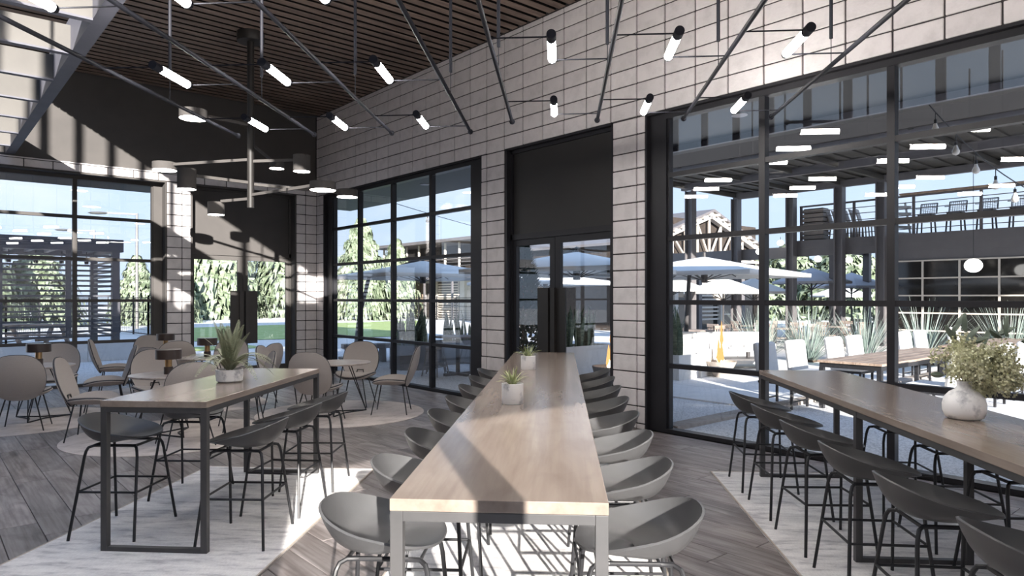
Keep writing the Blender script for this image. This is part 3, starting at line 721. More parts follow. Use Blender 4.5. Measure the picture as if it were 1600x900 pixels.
M['blade'] = mat('blue_green_grass_blade', (.20, .26, .23), .6, noise=(2, (.46, .51, .46), .4, .7), rand=.2)
M['sansev'] = mat('banded_green_leaf', (.07, .10, .06), .45, noise=(9, (.17, .20, .13), .42, .62, 4), rand=.2, stretch=(1, 1, 3))
M['tan_plastic'] = mat('tan_plastic', (.42, .36, .31), .6, noise=(4, (.37, .31, .27), .4, .6))
M['weathered'] = wood('weathered_picnic_timber', (.26, .20, .165), (.34, .27, .23), (.42, .35, .30), 0, .9, .8, .1)
M['louver'] = mat('grey_louver_paint', (.085, .083, .095), .5, noise=(3, (.095, .093, .105), .4, .6))
M['lamp_steel'] = mat('galvanised_lamp_post', (.20, .19, .18), .5, .5, noise=(3, (.24, .23, .22), .4, .6))
M['disc_off'] = mat('recessed_light_lens', (.20, .19, .18), .4, noise=(5, (.22, .21, .2), .4, .6))

# ---- ground
g = MB().box(-60, 16.3, -.5, 140, 160, -.03).box(7.86, -60, -.5, 140, 16.3, -.03)
g = g.build('ground', M['bright_gravel']); g['kind'] = 'structure'
tag(MB().box(7.66, -14, -.03, 26, 5.52, -.012).box(7.66, 5.78, -.03, 10.2, 16, -.012).box(-12, 16.04, -.03, 24, 22.05, -.012).box(10.2, 12.6, -.03, 15, 16.04, -.012).build('gravel', M['gravel']), 'grey gravel bed between the building and the paved terrace', 'gravel', kind='stuff')
cb = structure('trim_4')
for k in range(9): MB().chbox(7.72 + 1.5 * k, 5.52, -.03, 9.20 + 1.5 * k, 5.78, .04, .01).build('curb_stone', M['curb'], cb)
pv = structure('path')
pme = MB().chbox(-.745, -.845, -.03, .745, .845, .012, .006).mesh('paving_slab'); pme.materials.append(M['paver'])
for i in range(11):
    for j in range(4):
        o = bpy.data.objects.new('paving_slab', pme); COL.objects.link(o); o.parent = pv; o.location = (10.95 + 1.5 * i, 6.63 + 1.7 * j, 0)
tag(MB().add([(8.3, 29.9, -.01), (18.1, 27.0, -.01), (30.5, 45.5, -.01), (12.0, 43.2, -.01)], [(0, 1, 2, 3)]).box(4.5, 24.4, -.03, 9.5, 26.2, -.005).build('lawn', M['lawn']), 'bright green mown lawn beyond the far double door and window', 'grass', kind='stuff')

# ---- trees
def conifer_mesh(seed, h, r, n, w, ln):
    rg = random.Random(seed); q = MB()
    for i in range(n):
        u = rg.random() ** .75; z0 = h * (.05 + .95 * u); rad = r * (1 - u) ** .75 * (.35 + .65 * rg.random() ** .5) * (1 + .18 * math.sin(7 * u * 6.28)) + .04
        a = rg.random() * 6.283; x, y = rad * math.cos(a), rad * math.sin(a); z = z0 - .10 * rad
        d = Vector((math.cos(a + rg.uniform(-.9, .9)), math.sin(a + rg.uniform(-.9, .9)), 0)); s = Vector((-d.y, d.x, 0)) * w * rg.uniform(.6, 1.4)
        L_ = ln * rg.uniform(.5, 1.4) * (.45 + .55 * (1 - u)); p = Vector((x, y, z)); m_ = p + d * L_ * .45 + Vector((0, 0, -.12 * L_)); e = m_ + d * L_ * .2 + Vector((0, 0, -L_ * .8))
        q.add([p - s * .3, p + s * .3, m_ + s, m_ - s, e], [(0, 1, 2, 3), (3, 2, 4)])
    return q.mesh('foliage')
cm = [conifer_mesh(1, 8, 2.9, 5200, .13, .85), conifer_mesh(2, 8, 2.2, 4600, .12, .8)]
tr_me = MB().tube([(0, 0, 0), (.05, 0, 3), (0, 0, 7)], [.16, .11, .02], 7).mesh('trunk'); tr_me.materials.append(M['bark'])
for m_ in cm: m_.materials.append(M['needle'])
def tree(x, y, h, wd, kind, label, rz):
    t = thing('conifer_tree', label, 'tree', (x, y, -.03), rz, 'pale weeping conifers beyond the lawn')
    s = (wd / (2.9 if kind == 0 else 2.2) / 2, wd / (2.9 if kind == 0 else 2.2) / 2, h / 8)
    f = obj('foliage', cm[kind], None, t); f.scale = s; f['kind'] = 'stuff'
    k = obj('trunk', tr_me, None, t); k.scale = (s[0], s[0], s[2])
for a in ((2.2, 47.5, 7.4, 5.2, 0, 'tall pale conifer seen over the louvred pergola', 0), (-1.0, 50, 5.6, 5, 0, 'low pale conifer behind the picnic table', 1.1), (5.9, 52, 5.2, 5, 1, 'pale conifer seen through the louvre screen', 2),
          (11.2, 50.5, 4.6, 3.2, 1, 'small pale conifer beside the nearer street lamp post', .4), (14.0, 52.5, 4.9, 3.4, 0, 'small pale conifer between the street lamp and the window jamb', 3.3),
          (19.5, 61, 10, 8.0, 0, 'large weeping conifer filling the inner leaf of the far double door', 2.2), (27.0, 63, 11, 8.6, 0, 'large weeping conifer filling the outer leaf of the far double door', .9), (23.0, 70, 9, 8, 0, 'weeping conifer between the two large ones beyond the far door', 2.9),
          (27.6, 50.5, 8.3, 5.4, 0, 'broad conifer at the edge of the gridded window', 4.1), (31.5, 51.5, 6.9, 4.2, 1, 'conifer right of the broad one at the gridded window', 5.2),
          (48, 68, 8.6, 3.2, 1, 'slim conifer above the balcony house roof near its middle', 1), (52, 64, 8.9, 3.0, 1, 'slim conifer above the balcony house roof by the block pier', 2.5), (41, 66, 7.8, 5, 1, 'conifer at the far corner of the balcony house', 3.1),
          (52, 31, 6.2, 9, 0, 'bushy conifer seen under the roof deck between its posts', 1.4), (58, 25, 6.8, 9, 0, 'bushy conifer seen under the roof deck by the dark window grid', 3.6), (46, 34, 5.5, 7, 0, 'bushy conifer behind the market umbrellas under the deck', 2.4), (64, 33, 7, 10, 0, 'bushy conifer farthest back under the roof deck', .2)):
    tree(*a)
q = MB(); rg = random.Random(9)
for i in range(2600):
    u = rg.random(); z = .35 + 2.4 * u; rad = .55 * (1 - u) ** .6 * (.75 + .3 * rg.random()); a = rg.random() * 6.283
    p = Vector((rad * math.cos(a), rad * math.sin(a), z)); d = Vector((math.cos(a), math.sin(a), .9)).normalized() * .13; s = Vector((-math.sin(a), math.cos(a), 0)) * .035
    q.add([p - s, p + s, p + d], [(0, 1, 2)])
cy = thing('cypress', 'dark green columnar cypress just outside the block wall double door', 'tree', (8.62, 9.62, -.012))
q.build('foliage', M['needle2'], cy)['kind'] = 'stuff'
MB().tube([(0, 0, .3), (0, 0, 2.4)], [.04, .01], 6).build('trunk', M['bark'], cy); MB().lathe([(.26, 0), (.34, .42), (.30, .42), (.0, .36)], 20, caps=False).build('pot', M['concrete'], cy, smooth=30)

# ---- umbrellas
def cantilever(label, x, y, rz, half, ztop, mast):
    r = thing('cantilever_umbrella', label, 'umbrella', (x, y, 0), rz, 'white cantilever umbrellas on the terrace')
    q = MB(); N_ = 8; ed = [(-1, -1), (0, -1), (1, -1), (1, 0), (1, 1), (0, 1), (-1, 1), (-1, 0)]
    vs = [(0, 0, ztop)]; ze = ztop - .42
    for a, b in ed: vs.append((a * half * .5, b * half * .5, (ztop + ze) / 2 - .02 + (.0 if a and b else .02)))
    for a, b in ed: vs.append((a * half, b * half, ze))
    for a, b in ed: vs.append((a * half, b * half, ze - .10))
    fs = []
    for i in range(8):
        j = (i + 1) % 8; fs += [(0, 1 + i, 1 + j), (1 + i, 9 + i, 9 + j, 1 + j), (9 + i, 17 + i, 17 + j, 9 + j)]
    q.add(vs, fs); c = q.build('canopy', M['canvas'], r, smooth=25)
    sd = c.modifiers.new('cloth', 'SOLIDIFY'); sd.thickness = .008
    for a, b in ed:
        MB().bar((a * .06, b * .06, ztop - .06), (a * half * .97, b * half * .97, ze + .0 - .03), .022).build('rib', M['dark_metal'], r)
        MB().bar((a * .07, b * .07, ze - .16), (a * half * .5, b * half * .5, (ztop + ze) / 2 - .06), .018).build('strut', M['dark_metal'], r)
    MB().lathe([(.075, ze - .22), (.085, ze - .2), (.085, ze + .06), (.04, ze + .1), (.04, ztop + .10), (.0, ztop + .12)], 14).build('hub', M['dark_metal'], r, smooth=30)
    mx_, my_ = mast
    MB().tube([(mx_, my_, 0), (mx_ * .93, my_ * .93, 1.2), (mx_ * .78, my_ * .78, ztop - .42)], [.065, .06, .05], 10).build('mast', M['dark_metal'], r, smooth=40)
    MB().bar((mx_ * .78, my_ * .78, ztop - .44), (0, 0, ztop + .07), .05, .07).build('arm', M['dark_metal'], r)
    MB().chbox(mx_ - .35, my_ - .35, 0, mx_ + .35, my_ + .35, .07, .01).build('base', M['dark_metal'], r)
cantilever('large white cantilever umbrella behind the sofa and fire bowl', 14.94, 9.9, R(8), 1.95, 2.78, (1.35, 1.2))
cantilever('white cantilever umbrella outside the gridded window over the planters', 10.9, 16.4, R(-6), 1.95, 2.80, (-1.5, 1.3))
cantilever('white cantilever umbrella filling the outer leaf of the block wall door', 11.4, 10.9, R(15), 1.9, 2.80, (.2, 1.9))
cantilever('lower white cantilever umbrella far behind the dark cypress', 17.3, 18.1, R(5), 2.0, 2.72, (.6, 1.7))
def market(label, x, y, half, zt, m, grp):
    r = thing('market_umbrella', label, 'umbrella', (x, y, 0), random.random(), grp)
    q = MB(); ze = zt - .62 * half / 1.7; vs = [(0, 0, zt)] + [(half * math.cos(R(45 * i)), half * math.sin(R(45 * i)), ze) for i in range(8)] + [(half * math.cos(R(45 * i)), half * math.sin(R(45 * i)), ze - .09) for i in range(8)]
    fs = [];
    for i in range(8): j = (i + 1) % 8; fs += [(0, 1 + i, 1 + j), (1 + i, 9 + i, 9 + j, 1 + j)]
    c = q.add(vs, fs).build('canopy', m, r); sd = c.modifiers.new('cloth', 'SOLIDIFY'); sd.thickness = .01
    MB().tube([(0, 0, 0), (0, 0, zt + .08)], .035, 8).build('pole', M['dark_metal'], r)
    for i in range(8):
        a = R(45 * i); MB().bar((.03 * math.cos(a), .03 * math.sin(a), ze - .35), (half * .62 * math.cos(a), half * .62 * math.sin(a), ze + (zt - ze) * .36 - .02), .03).build('strut', M['dark_metal'], r)
    MB().lathe([(.3, 0), (.3, .06), (.05, .1)], 12).build('base', M['dark_metal'], r)
for l, x, y, hf, z, m in (('white market umbrella beside the window post, left of the leaning mast', 21.6, 16.0, 1.6, 2.66, 'canvas'), ('white market umbrella straight behind the large cantilever one', 24.8, 15.55, 1.65, 2.6, 'canvas'),
                          ('white market umbrella just left of the first deck column', 27.7, 15.9, 1.65, 2.62, 'canvas'), ('grey blue market umbrella right of the first deck column', 30.4, 14.6, 1.75, 3.1, 'canvas_blue'),
                          ('grey blue market umbrella at the middle deck column', 33.8, 14.3, 1.8, 2.96, 'canvas_blue'), ('grey blue market umbrella beside the dark window grid', 36.4, 13.2, 1.8, 2.95, 'canvas_blue'), ('pale market umbrella lowest and farthest under the deck', 40, 17.5, 1.7, 2.5, 'canvas')):
    market(l, x, y, hf, z, M[m], 'market umbrellas by the roof deck')

# ---- terrace furniture
def rbox(x0, y0, z0, x1, y1, z1, nm, m, par, bev=.03): return MB().box(x0, y0, z0, x1, y1, z1).build(nm, m, par, bevel=bev)
so = thing('outdoor_sofa', 'white outdoor sofa behind the fire bowl', 'sofa', (15.2, 9.75, .012), R(-38))
rbox(-1.25, -.40, .12, 1.25, .40, .30, 'base', M['white_wall'], so, .01)
for k in range(3): rbox(-1.24 + .83 * k, -.42, .30, -.42 + .83 * k, .30, .46, 'seat_cushion', M['cushion'], so)
for k in range(3): rbox(-1.24 + .83 * k, .20, .46, -.42 + .83 * k, .42, .88, 'back_cushion', M['cushion'], so)
for s in (-1, 1): rbox(s * 1.31 - .06, -.42, .0, s * 1.31 + .06, .44, .62, 'arm', M['white_wall'], so, .01)
a_ = thing('outdoor_armchair', 'pale outdoor armchair beside the window post', 'chair', (13.25, 9.25, .012), R(-75))
rbox(-.4, -.4, .1, .4, .4, .42, 'seat', M['cushion'], a_); rbox(-.4, .28, .42, .4, .46, .80, 'backrest', M['cushion'], a_)
for s in (-1, 1): rbox(s * .44 - .05, -.4, 0, s * .44 + .05, .44, .58, 'arm', M['white_wall'], a_, .01)
ct = thing('coffee_table', 'low dark coffee table in front of the white outdoor sofa', 'table', (14.75, 8.65, .012), R(-38))
MB().chbox(-.6, -.32, .30, .6, .32, .35, .01).build('table_top', M['dark_metal'], ct)
for sx in (-1, 1):
    for sy in (-1, 1): MB().cbox(sx * .54, sy * .26, .15, .05, .05, .30).build('leg', M['dark_metal'], ct)
mg = thing('mug', 'dark mug on the low coffee table', 'mug', (14.85, 8.65, .362)); MB().lathe([(.05, 0), (.055, .12), (.048, .12), (.045, .02)], 16).build('cup', M['dark_metal'], mg, smooth=40); MB().tube([(.05, 0, .09), (.09, 0, .08), (.09, 0, .04), (.05, 0, .03)], .008, 6).build('handle', M['dark_metal'], mg)
def fire_bowl(label, x, y, z0, s):
    r = thing('fire_bowl', label, 'fire bowl', (x, y, .012))
    MB().lathe([(.15 * s, 0), (.17 * s, .02), (.30 * s, .22 * s + .02), (.36 * s, .36 * s + z0), (.33 * s, .36 * s + z0), (.26 * s, .24 * s + z0), (.0, .18 * s + z0)], 32, caps=False).build('bowl', M['curb'], r, smooth=50)
    q = MB(); rg = random.Random(int(x * 10))
    for k in range(5):
        a = rg.random() * 6.28; d = .07 * s * rg.random(); h = (.30 + .3 * rg.random()) * s; w = .05 * s
        q.lathe([(w * .4, 0), (w, h * .25), (w * .7, h * .55), (.004, h)], 8, (d * math.cos(a), d * math.sin(a), .30 * s + z0))
    q.lathe([(.012, 0), (.045, .12), (.03, .26), (.004, .55)], 8, (.02, 0, .72 * s + z0)); fl = q.build('flame', M['flame'], r, smooth=60)
    MB().lathe([(.05 * s, 0), (.085 * s, .08 * s), (.06 * s, .20 * s), (.004, .34 * s)], 10, (0, 0, .28 * s + z0)).build('flame_core', M['flame_core'], fl, smooth=60)
fire_bowl('stone fire bowl with a tall flame seen through the big window', 13.55, 8.55, 0, .95)
fire_bowl('stone fire bowl with a bright flame seen through the block wall door', 9.95, 8.62, .1, 1.0)

def planter(label, pts, h, mt, leaves, hl, seed, loc, name='planter', cat='planter', par=None):
    r = thing(name, label, cat, (*loc, -.012)); q = MB(); n = len(pts)
    ins = [(x * .9, y * .9) for x, y in pts]
    q.add([(x, y, 0) for x, y in pts] + [(x, y, h) for x, y in pts] + [(x, y, h) for x, y in ins] + [(x, y, h - .06) for x, y in ins],
          [(i + k * n, (i + 1) % n + k * n, (i + 1) % n + (k + 1) * n, i + (k + 1) * n) for k in range(3) for i in range(n)])
    q.build('box', mt, r)
    MB().add([(x, y, h - .06) for x, y in ins], [tuple(range(n))]).build('soil', M['soil'], r)
    rg = random.Random(seed); mxx = max(abs(p[0]) for p in ins); mxy = max(abs(p[1]) for p in ins)
    for k in range(leaves):
        x, y = rg.uniform(-.72, .72) * mxx, rg.uniform(-.72, .72) * mxy; H_ = hl * rg.uniform(.6, 1.05); a = rg.random() * 6.28; w = .05 * rg.uniform(.8, 1.3); tw_ = rg.uniform(-.6, .6); ln = rg.uniform(.02, .30)
        def fn(u, v):
            ww = w * (math.sin(math.pi * min(1, (v * .86 + .14))) ** .6); b = a + tw_ * v; e = (u - .5) * 2
            lx = ln * H_ * v * v
            return (x + math.cos(a + 1.57) * lx + math.cos(b) * ww * e, y + math.sin(a + 1.57) * lx + math.sin(b) * ww * e + .012 * e * e, h - .08 + H_ * v)
        MB().grid(fn, 3, 7).build('leaf', M['sansev'], r, smooth=60)
OCT = [(.62 * math.cos(R(22.5 + 45 * k)), .62 * math.sin(R(22.5 + 45 * k))) for k in range(8)]
planter('octagonal grey planter of upright banded leaves outside the gridded window', OCT, .60, M['concrete'], 26, 1.0, 3, (9.55, 14.75))
planter('grey planter of upright banded leaves behind the outdoor bar table', [(-.7, -.35), (.7, -.35), (.7, .35), (-.7, .35)], .62, M['concrete'], 20, .85, 4, (11.2, 15.2))
planter('white planter of upright banded leaves outside the block wall door', [(-.75, -.3), (.75, -.3), (.75, .3), (-.75, .3)], .80, M['white_wall'], 26, .85, 5, (10.3, 9.85))
planter('white planter of upright pale leaves beside the big window post', [(-.35, -.35), (.35, -.35), (.35, .35), (-.35, .35)], .55, M['white_wall'], 14, 1.1, 6, (12.55, 9.05))
bt = thing('outdoor_bar_table', 'round grey outdoor bar table outside the gridded window', 'table', (9.45, 12.78, -.012))
MB().lathe([(.52, .86), (.53, .87), (.53, .895), (.0, .90)], 36, caps=False).lathe([(.0, .86), (.52, .86)], 36, caps=False).build('table_top', M['concrete'], bt, smooth=30)
MB().lathe([(.05, .04), (.05, .86)], 14).build('column', M['dark_metal'], bt)
for a in (0, 90): MB().bar((-.38 * math.cos(R(a)), -.38 * math.sin(R(a)), .03), (.38 * math.cos(R(a)), .38 * math.sin(R(a)), .03), .08, .06).build('foot', M['dark_metal'], bt)
def metal_stool(label, x, y, rz):
    r = thing('metal_stool', label, 'stool', (x, y, -.012), rz, 'metal stools at the outdoor bar table')
    MB().chbox(-.17, -.17, .60, .17, .17, .635, .01).build('seat', M['concrete'], r)
    for sx in (-1, 1):
        for sy in (-1, 1): MB().tube([(sx * .13, sy * .13, .60), (sx * .22, sy * .22, 0)], [.022, .015], 6).build('leg', M['concrete'], r)
    q = MB(); c = [(.19, .19, .22), (-.19, .19, .22), (-.19, -.19, .22), (.19, -.19, .22)]
    for i in range(4): q.bar(c[i], c[(i + 1) % 4], .018)
    q.build('foot_ring', M['concrete'], r)
metal_stool('metal stool nearest the gridded window under the outdoor bar table', 8.95, 12.95, .3); metal_stool('metal stool on the planter side of the outdoor bar table', 9.35, 13.50, .9); metal_stool('metal stool farthest from the gridded window at the outdoor bar table', 10.1, 13.15, .1)
wb = thing('concrete_bench', 'low grey bench between the umbrella mast and the octagonal planter', 'bench', (9.9, 16.9, -.012), R(-18))
MB().chbox(-1.1, -.25, .38, 1.1, .25, .50, .01).build('seat', M['concrete'], wb)
for s in (-1, 0, 1): MB().cbox(s * .95, 0, .19, .12, .42, .38).build('leg', M['concrete'], wb)

def dining_table(label, x0, x1, y0, y1):
    r = thing('outdoor_dining_table', label, 'table', ((x0 + x1) / 2, (y0 + y1) / 2, -.012), 0, 'outdoor dining tables'); a, b = (x1 - x0) / 2, (y1 - y0) / 2
    for k in range(5): MB().chbox(-a, -b + 2 * b / 5 * k + .003, .735, a, -b + 2 * b / 5 * (k + 1) - .003, .772, .003).build('board', M['out_oak'], r)
    MB().box(-a + .03, -b + .03, .66, a - .03, -b + .06, .735).box(-a + .03, b - .06, .66, a - .03, b - .03, .735).box(-a + .03, -b + .06, .66, -a + .06, b - .06, .735).box(a - .06, -b + .06, .66, a - .03, b - .06, .735).build('apron', M['black_metal'], r)
    for sx in (-1, 1):
        for sy in (-1, 1): MB().cbox(sx * (a - .06), sy * (b - .06), .33, .07, .07, .66).build('leg', M['black_metal'], r)
dining_table('outdoor dining table closest to the big window', 11.0, 15.2, 4.2, 5.2); dining_table('outdoor dining table beyond the vase greenery', 16.2, 20.6, 4.1, 5.1)
def make_dchair():
    r = thing('outdoor_dining_chair', 'x', 'chair')                    # faces -y
    rbox(-.30, -.30, .42, .30, .28, .52, 'seat', M['cushion'], r, .035)
    b = MB(); b.box(-.31, .22, .46, .31, .33, 1.03); b.v = [(x, y + (z - .46) * .14, z) for x, y, z in b.v]; b.build('backrest', M['cushion'], r, bevel=.05)
    MB().box(-.29, -.29, .385, .29, .30, .42).build('seat_frame', M['black_metal'], r)
    for sx in (-1, 1):
        for sy in (-1, 1): MB().cbox(sx * .26, sy * .26, .195, .035, .035, .39).build('leg', M['black_metal'], r)
    MB().bar((-.26, -.26, .12), (.26, -.26, .12), .02).bar((-.26, .26, .12), (.26, .26, .12), .02).build('stretcher', M['black_metal'], r)
    return r
dch = make_dchair(); fst = True
for x, y, rz, l in ((10.75, 5.62, 0, 'white outdoor chair first along the far side of the near dining table'), (11.75, 5.60, 0, 'white outdoor chair second along the far side of the near dining table'), (13.25, 5.6, 0, 'white outdoor chair third along the far side of the near dining table'), (14.1, 5.58, 0, 'white outdoor chair last along the far side of the near dining table'),
                    (16.6, 5.55, 0, 'white outdoor chair first along the far side of the far dining table'), (17.4, 5.5, 0, 'white outdoor chair second along the far side of the far dining table'), (19.6, 5.5, 0, 'white outdoor chair last along the far side of the far dining table'),
                    (11.3, 3.62, math.pi, 'white outdoor chair with its back to the window, nearest the marble vase'), (12.35, 3.60, math.pi, 'white outdoor chair with its back to the window, just behind the vase greenery'), (13.5, 3.60, math.pi, 'white outdoor chair with its back to the window, right of the vase greenery'), (14.6, 3.6, math.pi, 'white outdoor chair with its back to the window, farthest along the near table')):
    if fst: dch.location = (x, y, -.012); dch['label'] = l; dch['group'] = 'white chairs at the outdoor dining tables'; fst = False
    else: copy_tree(dch, l, (x, y, -.012), rz, 'white chairs at the outdoor dining tables')

def grass_clump(label, x, y, h, r0, n, seed):
    t = thing('ornamental_grass', label, 'grass clump', (x, y, 0), 0, 'blue green grass clumps along the terrace')
    rg = random.Random(seed); q = MB()
    for k in range(n):
        a = rg.random() * 6.28; ln = h * rg.uniform(.75, 1.25); tilt = rg.uniform(.05, 1.0) ** .8; w = .010 * rg.uniform(.7, 1.4); d = (math.cos(a), math.sin(a)); s = (-d[1] * w, d[0] * w); pts = []
        for v in (0, .35, .7, 1):
            rr = r0 * .15 + ln * math.sin(tilt * 1.0) * v * (.85 + .3 * v); z = ln * math.cos(tilt) * v - .10 * tilt * ln * v * v
            pts.append((d[0] * rr, d[1] * rr, z))
        vs = []
        for i, p in enumerate(pts): f = (1, .9, .6, .1)[i]; vs += [(p[0] - s[0] * f, p[1] - s[1] * f, p[2]), (p[0] + s[0] * f, p[1] + s[1] * f, p[2])]
        q.add(vs, [(2 * i, 2 * i + 1, 2 * i + 3, 2 * i + 2) for i in range(3)])
    q.build('blades', M['blade'], t)['kind'] = 'stuff'
    MB().lathe([(.0, .0), (r0 * .30, 0), (r0 * .22, .12), (.0, .16)], 12, caps=False).build('crown', M['soil'], t)
for i, (x, y, l) in enumerate(((17.6, 9.9, 'grass clump right of the white sofa'), (18.5, 9.0, 'grass clump behind the first white dining chairs'), (19.2, 7.8, 'grass clump in front of the deck columns'), (19.9, 6.6, 'grass clump in front of the dark window grid, behind the white chairs'), (20.6, 4.9, 'grass clump in front of the dark window grid, above the vase greenery'), (21.4, 3.6, 'grass clump farthest along the dark window grid'))):
    grass_clump('blue green ' + l, x, y, 1.5, .9, 170, 20 + i)

def slat_chair(label, x, y, rz):
    r = thing('slatted_chair', label, 'chair', (x, y, -.03), rz, 'dark slatted chairs under the umbrellas')
    MB().chbox(-.24, -.24, .43, .24, .24, .46, .006).build('seat', M['weathered'], r)
    for sx in (-1, 1):
        MB().cbox(sx * .22, -.22, .215, .04, .04, .43).build('leg', M['dark_metal'], r); MB().bar((sx * .22, .22, 0), (sx * .22, .27, .92), .04).build('leg', M['dark_metal'], r)
    MB().box(-.24, .24, .82, .24, .285, .93).build('top_rail', M['weathered'], r)
    for k in range(5): MB().bar((-.16 + .08 * k, .235, .46), (-.16 + .08 * k, .265, .84), .035, .015).build('slat', M['weathered'], r)
def patio_table(label, x, y):
    r = thing('patio_table', label, 'table', (x, y, -.03), 0, 'square tables under the umbrellas')
    MB().chbox(-.4, -.4, .72, .4, .4, .76, .01).build('table_top', M['weathered'], r); MB().cbox(0, 0, .37, .08, .08, .70).build('column', M['dark_metal'], r); MB().chbox(-.28, -.28, 0, .28, .28, .03, .005).build('foot', M['dark_metal'], r)
rg = random.Random(31)
for i, (x, y) in enumerate(((18.9, 12.8), (20.8, 12.2), (22.4, 11.6), (23.6, 13.6), (25.2, 11.2), (27.8, 12.6), (29.8, 11.8), (31.8, 11.2))):
    nm = ('first', 'second', 'third', 'fourth', 'fifth', 'sixth', 'seventh', 'last')[i]
    patio_table('square timber patio table, %s along the terrace behind the sofa' % nm, x, y)
    for k, (dx, dy, rz) in enumerate(((0, -.62, math.pi), (.62, .05, -math.pi / 2), (-.6, .1, math.pi / 2))):
        slat_chair('slatted patio chair on the %s side of the %s patio table behind the sofa' % (('near', 'deck', 'house')[k], nm), x + dx, y + dy, rz + rg.uniform(-.3, .3))
# ---- steel roof structure and roof deck beyond the terrace
ca = thing('steel_canopy', 'high dark steel canopy roof on columns above the terrace', 'canopy', (0, 0, 0))
MB().box(19.0, -8, 6.22, 26.7, 16.15, 6.40).build('roof_slab', M['deck_under'], ca)
q = MB()
for k in range(40): q.box(19.1, -7.8 + .6 * k, 6.17, 26.6, -7.6 + .6 * k, 6.22)
q.build('deck_ribs', M['deck_under'], ca)['kind'] = 'stuff'
for x in (19.15, 22.8, 26.5): MB().box(x - .09, -8, 5.92, x + .09, 16.1, 6.17).build('beam', M['steel_grey'], ca)
for y in (16.0, 13.56, 11.65, 10.1, 6.6, 2.6, -1.4, -5.4): MB().box(19, y - .06, 6.0, 26.6, y + .06, 6.16).build('cross_beam', M['deck_under'], ca)
MB().box(18.88, -8, 6.02, 19.0, 16.2, 6.56).build('front_fascia', M['panel'], ca)  # dark colour stands in for shade on this face
q_ = MB().box(26.6, -8, 6.1, 26.75, 16.2, 6.45).box(18.88, 16.1, 6.1, 26.75, 16.22, 6.45).build('fascia', M['steel_grey'], ca)
for x, y in ((26.5, 16.0), (26.5, 13.56), (26.5, 11.65), (26.5, 10.15), (26.5, 2.6), (26.5, -5.4), (23.2, 16.0)):
    c = MB(); c.box(x - .16, y - .16, -.03, x + .16, y - .12, 5.95).box(x - .16, y + .12, -.03, x + .16, y + .16, 5.95).box(x - .03, y - .12, -.03, x + .03, y + .12, 5.95).box(x - .2, y - .2, -.03, x + .2, y + .2, .0)
    c.build('column', M['steel_grey'], ca)

dk = thing('roof_deck', 'grey steel building with a railed roof deck over a dark gridded window', 'building', (0, 0, 0))
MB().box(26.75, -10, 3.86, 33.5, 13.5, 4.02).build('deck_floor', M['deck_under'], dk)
MB().box(26.68, -10, 3.70, 26.75, 13.5, 4.02).box(26.75, 13.4, 3.70, 33.5, 13.5, 4.02).build('deck_fascia', M['steel_grey'], dk)
MB().box(26.70, -10, 3.40, 26.86, 13.45, 3.70).build('edge_beam', M['steel_grey'], dk)
MB().box(26.70, 13.5, 3.35, 26.9, 24, 3.80).build('tie_beam', M['steel_grey'], dk)
MB().box(26.72, -10, 3.05, 26.9, 10.1, 3.42).build('wall_panel', M['steel_grey'], dk)
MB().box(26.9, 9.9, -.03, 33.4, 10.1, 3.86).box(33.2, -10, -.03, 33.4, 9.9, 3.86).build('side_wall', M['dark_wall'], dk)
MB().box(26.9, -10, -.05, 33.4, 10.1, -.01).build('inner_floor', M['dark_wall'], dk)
for x, y in ((29.8, 13.35), (33.2, 13.35), (29.8, 10.2)): MB().box(x - .14, y - .14, -.03, x + .14, y + .14, 3.86).build('post', M['steel_grey'], dk)
ys = [10.0 - 1.13 * k for k in range(18)]; zs = [.0, .61, 1.22, 1.83, 2.44, 3.05]
for y in ys: MB().box(26.66, y - .03, 0, 26.74, y + .03, 3.05).build('mullion', M['gable'], dk)
for z in zs: MB().box(26.67, ys[-1], max(z - .025, 0), 26.73, ys[0], z + .025).build('glazing_bar', M['gable'], dk)
for i in range(len(ys) - 1):
    for j in range(5): MB().box(26.70, ys[i + 1] + .03, zs[j] + .02, 26.71, ys[i] - .03, zs[j + 1] - .02).build('pane', M['dark_glass'], dk)
ra = thing('deck_railing', 'grey steel railing with timber counter along the roof deck edge', 'railing', (0, 0, 0))
for k in range(9):
    y = 13.3 - 2.05 * k; MB().box(26.78, y - .04, 4.02, 26.86, y + .04, 5.36).build('post', M['steel_grey'], ra)
for z in (4.2, 4.44, 4.68, 4.92, 5.14): MB().box(26.80, -4, z - .012, 26.84, 13.3, z + .012).build('rail', M['steel_grey'], ra)
MB().box(26.77, -4, 5.34, 26.88, 13.34, 5.40).build('top_rail', M['steel_grey'], ra)
MB().box(26.6, -4, 5.40, 27.25, 9.6, 5.46).build('counter', M['siding'], ra)
def deck_stool(label, y):
    r = thing('deck_bar_chair', label, 'chair', (27.75, y, 4.02), math.pi / 2, 'dark bar chairs on the roof deck')   # faces the counter
    MB().chbox(-.24, -.22, .72, .24, .22, .76, .01).build('seat', M['dark_metal'], r)
    for sx in (-1, 1):
        for sy in (-1, 1): MB().bar((sx * .20, sy * .18, .72), (sx * .24, sy * .23, 0), .04).build('leg', M['dark_metal'], r)
    b = MB()
    for k in range(8): b.bar((-.25 + .07 * k, -.22, .78), (-.23 + .065 * k, -.30, 1.14), .012)
    for k in range(6): b.bar((-.25, -.225 - .013 * k, .82 + .06 * k), (.25, -.225 - .013 * k, .82 + .06 * k), .012)
    b.bar((-.27, -.31, 1.16), (.27, -.31, 1.16), .03); b.bar((-.27, -.2, .76), (-.27, -.31, 1.16), .03); b.bar((.27, -.2, .76), (.27, -.31, 1.16), .03)
    b.build('mesh_back', M['dark_metal'], r)
    MB().bar((-.27, .2, .95), (-.27, -.27, 1.0), .03).build('armrest', M['dark_metal'], r); MB().bar((.27, .2, .95), (.27, -.27, 1.0), .03).build('armrest', M['dark_metal'], r)
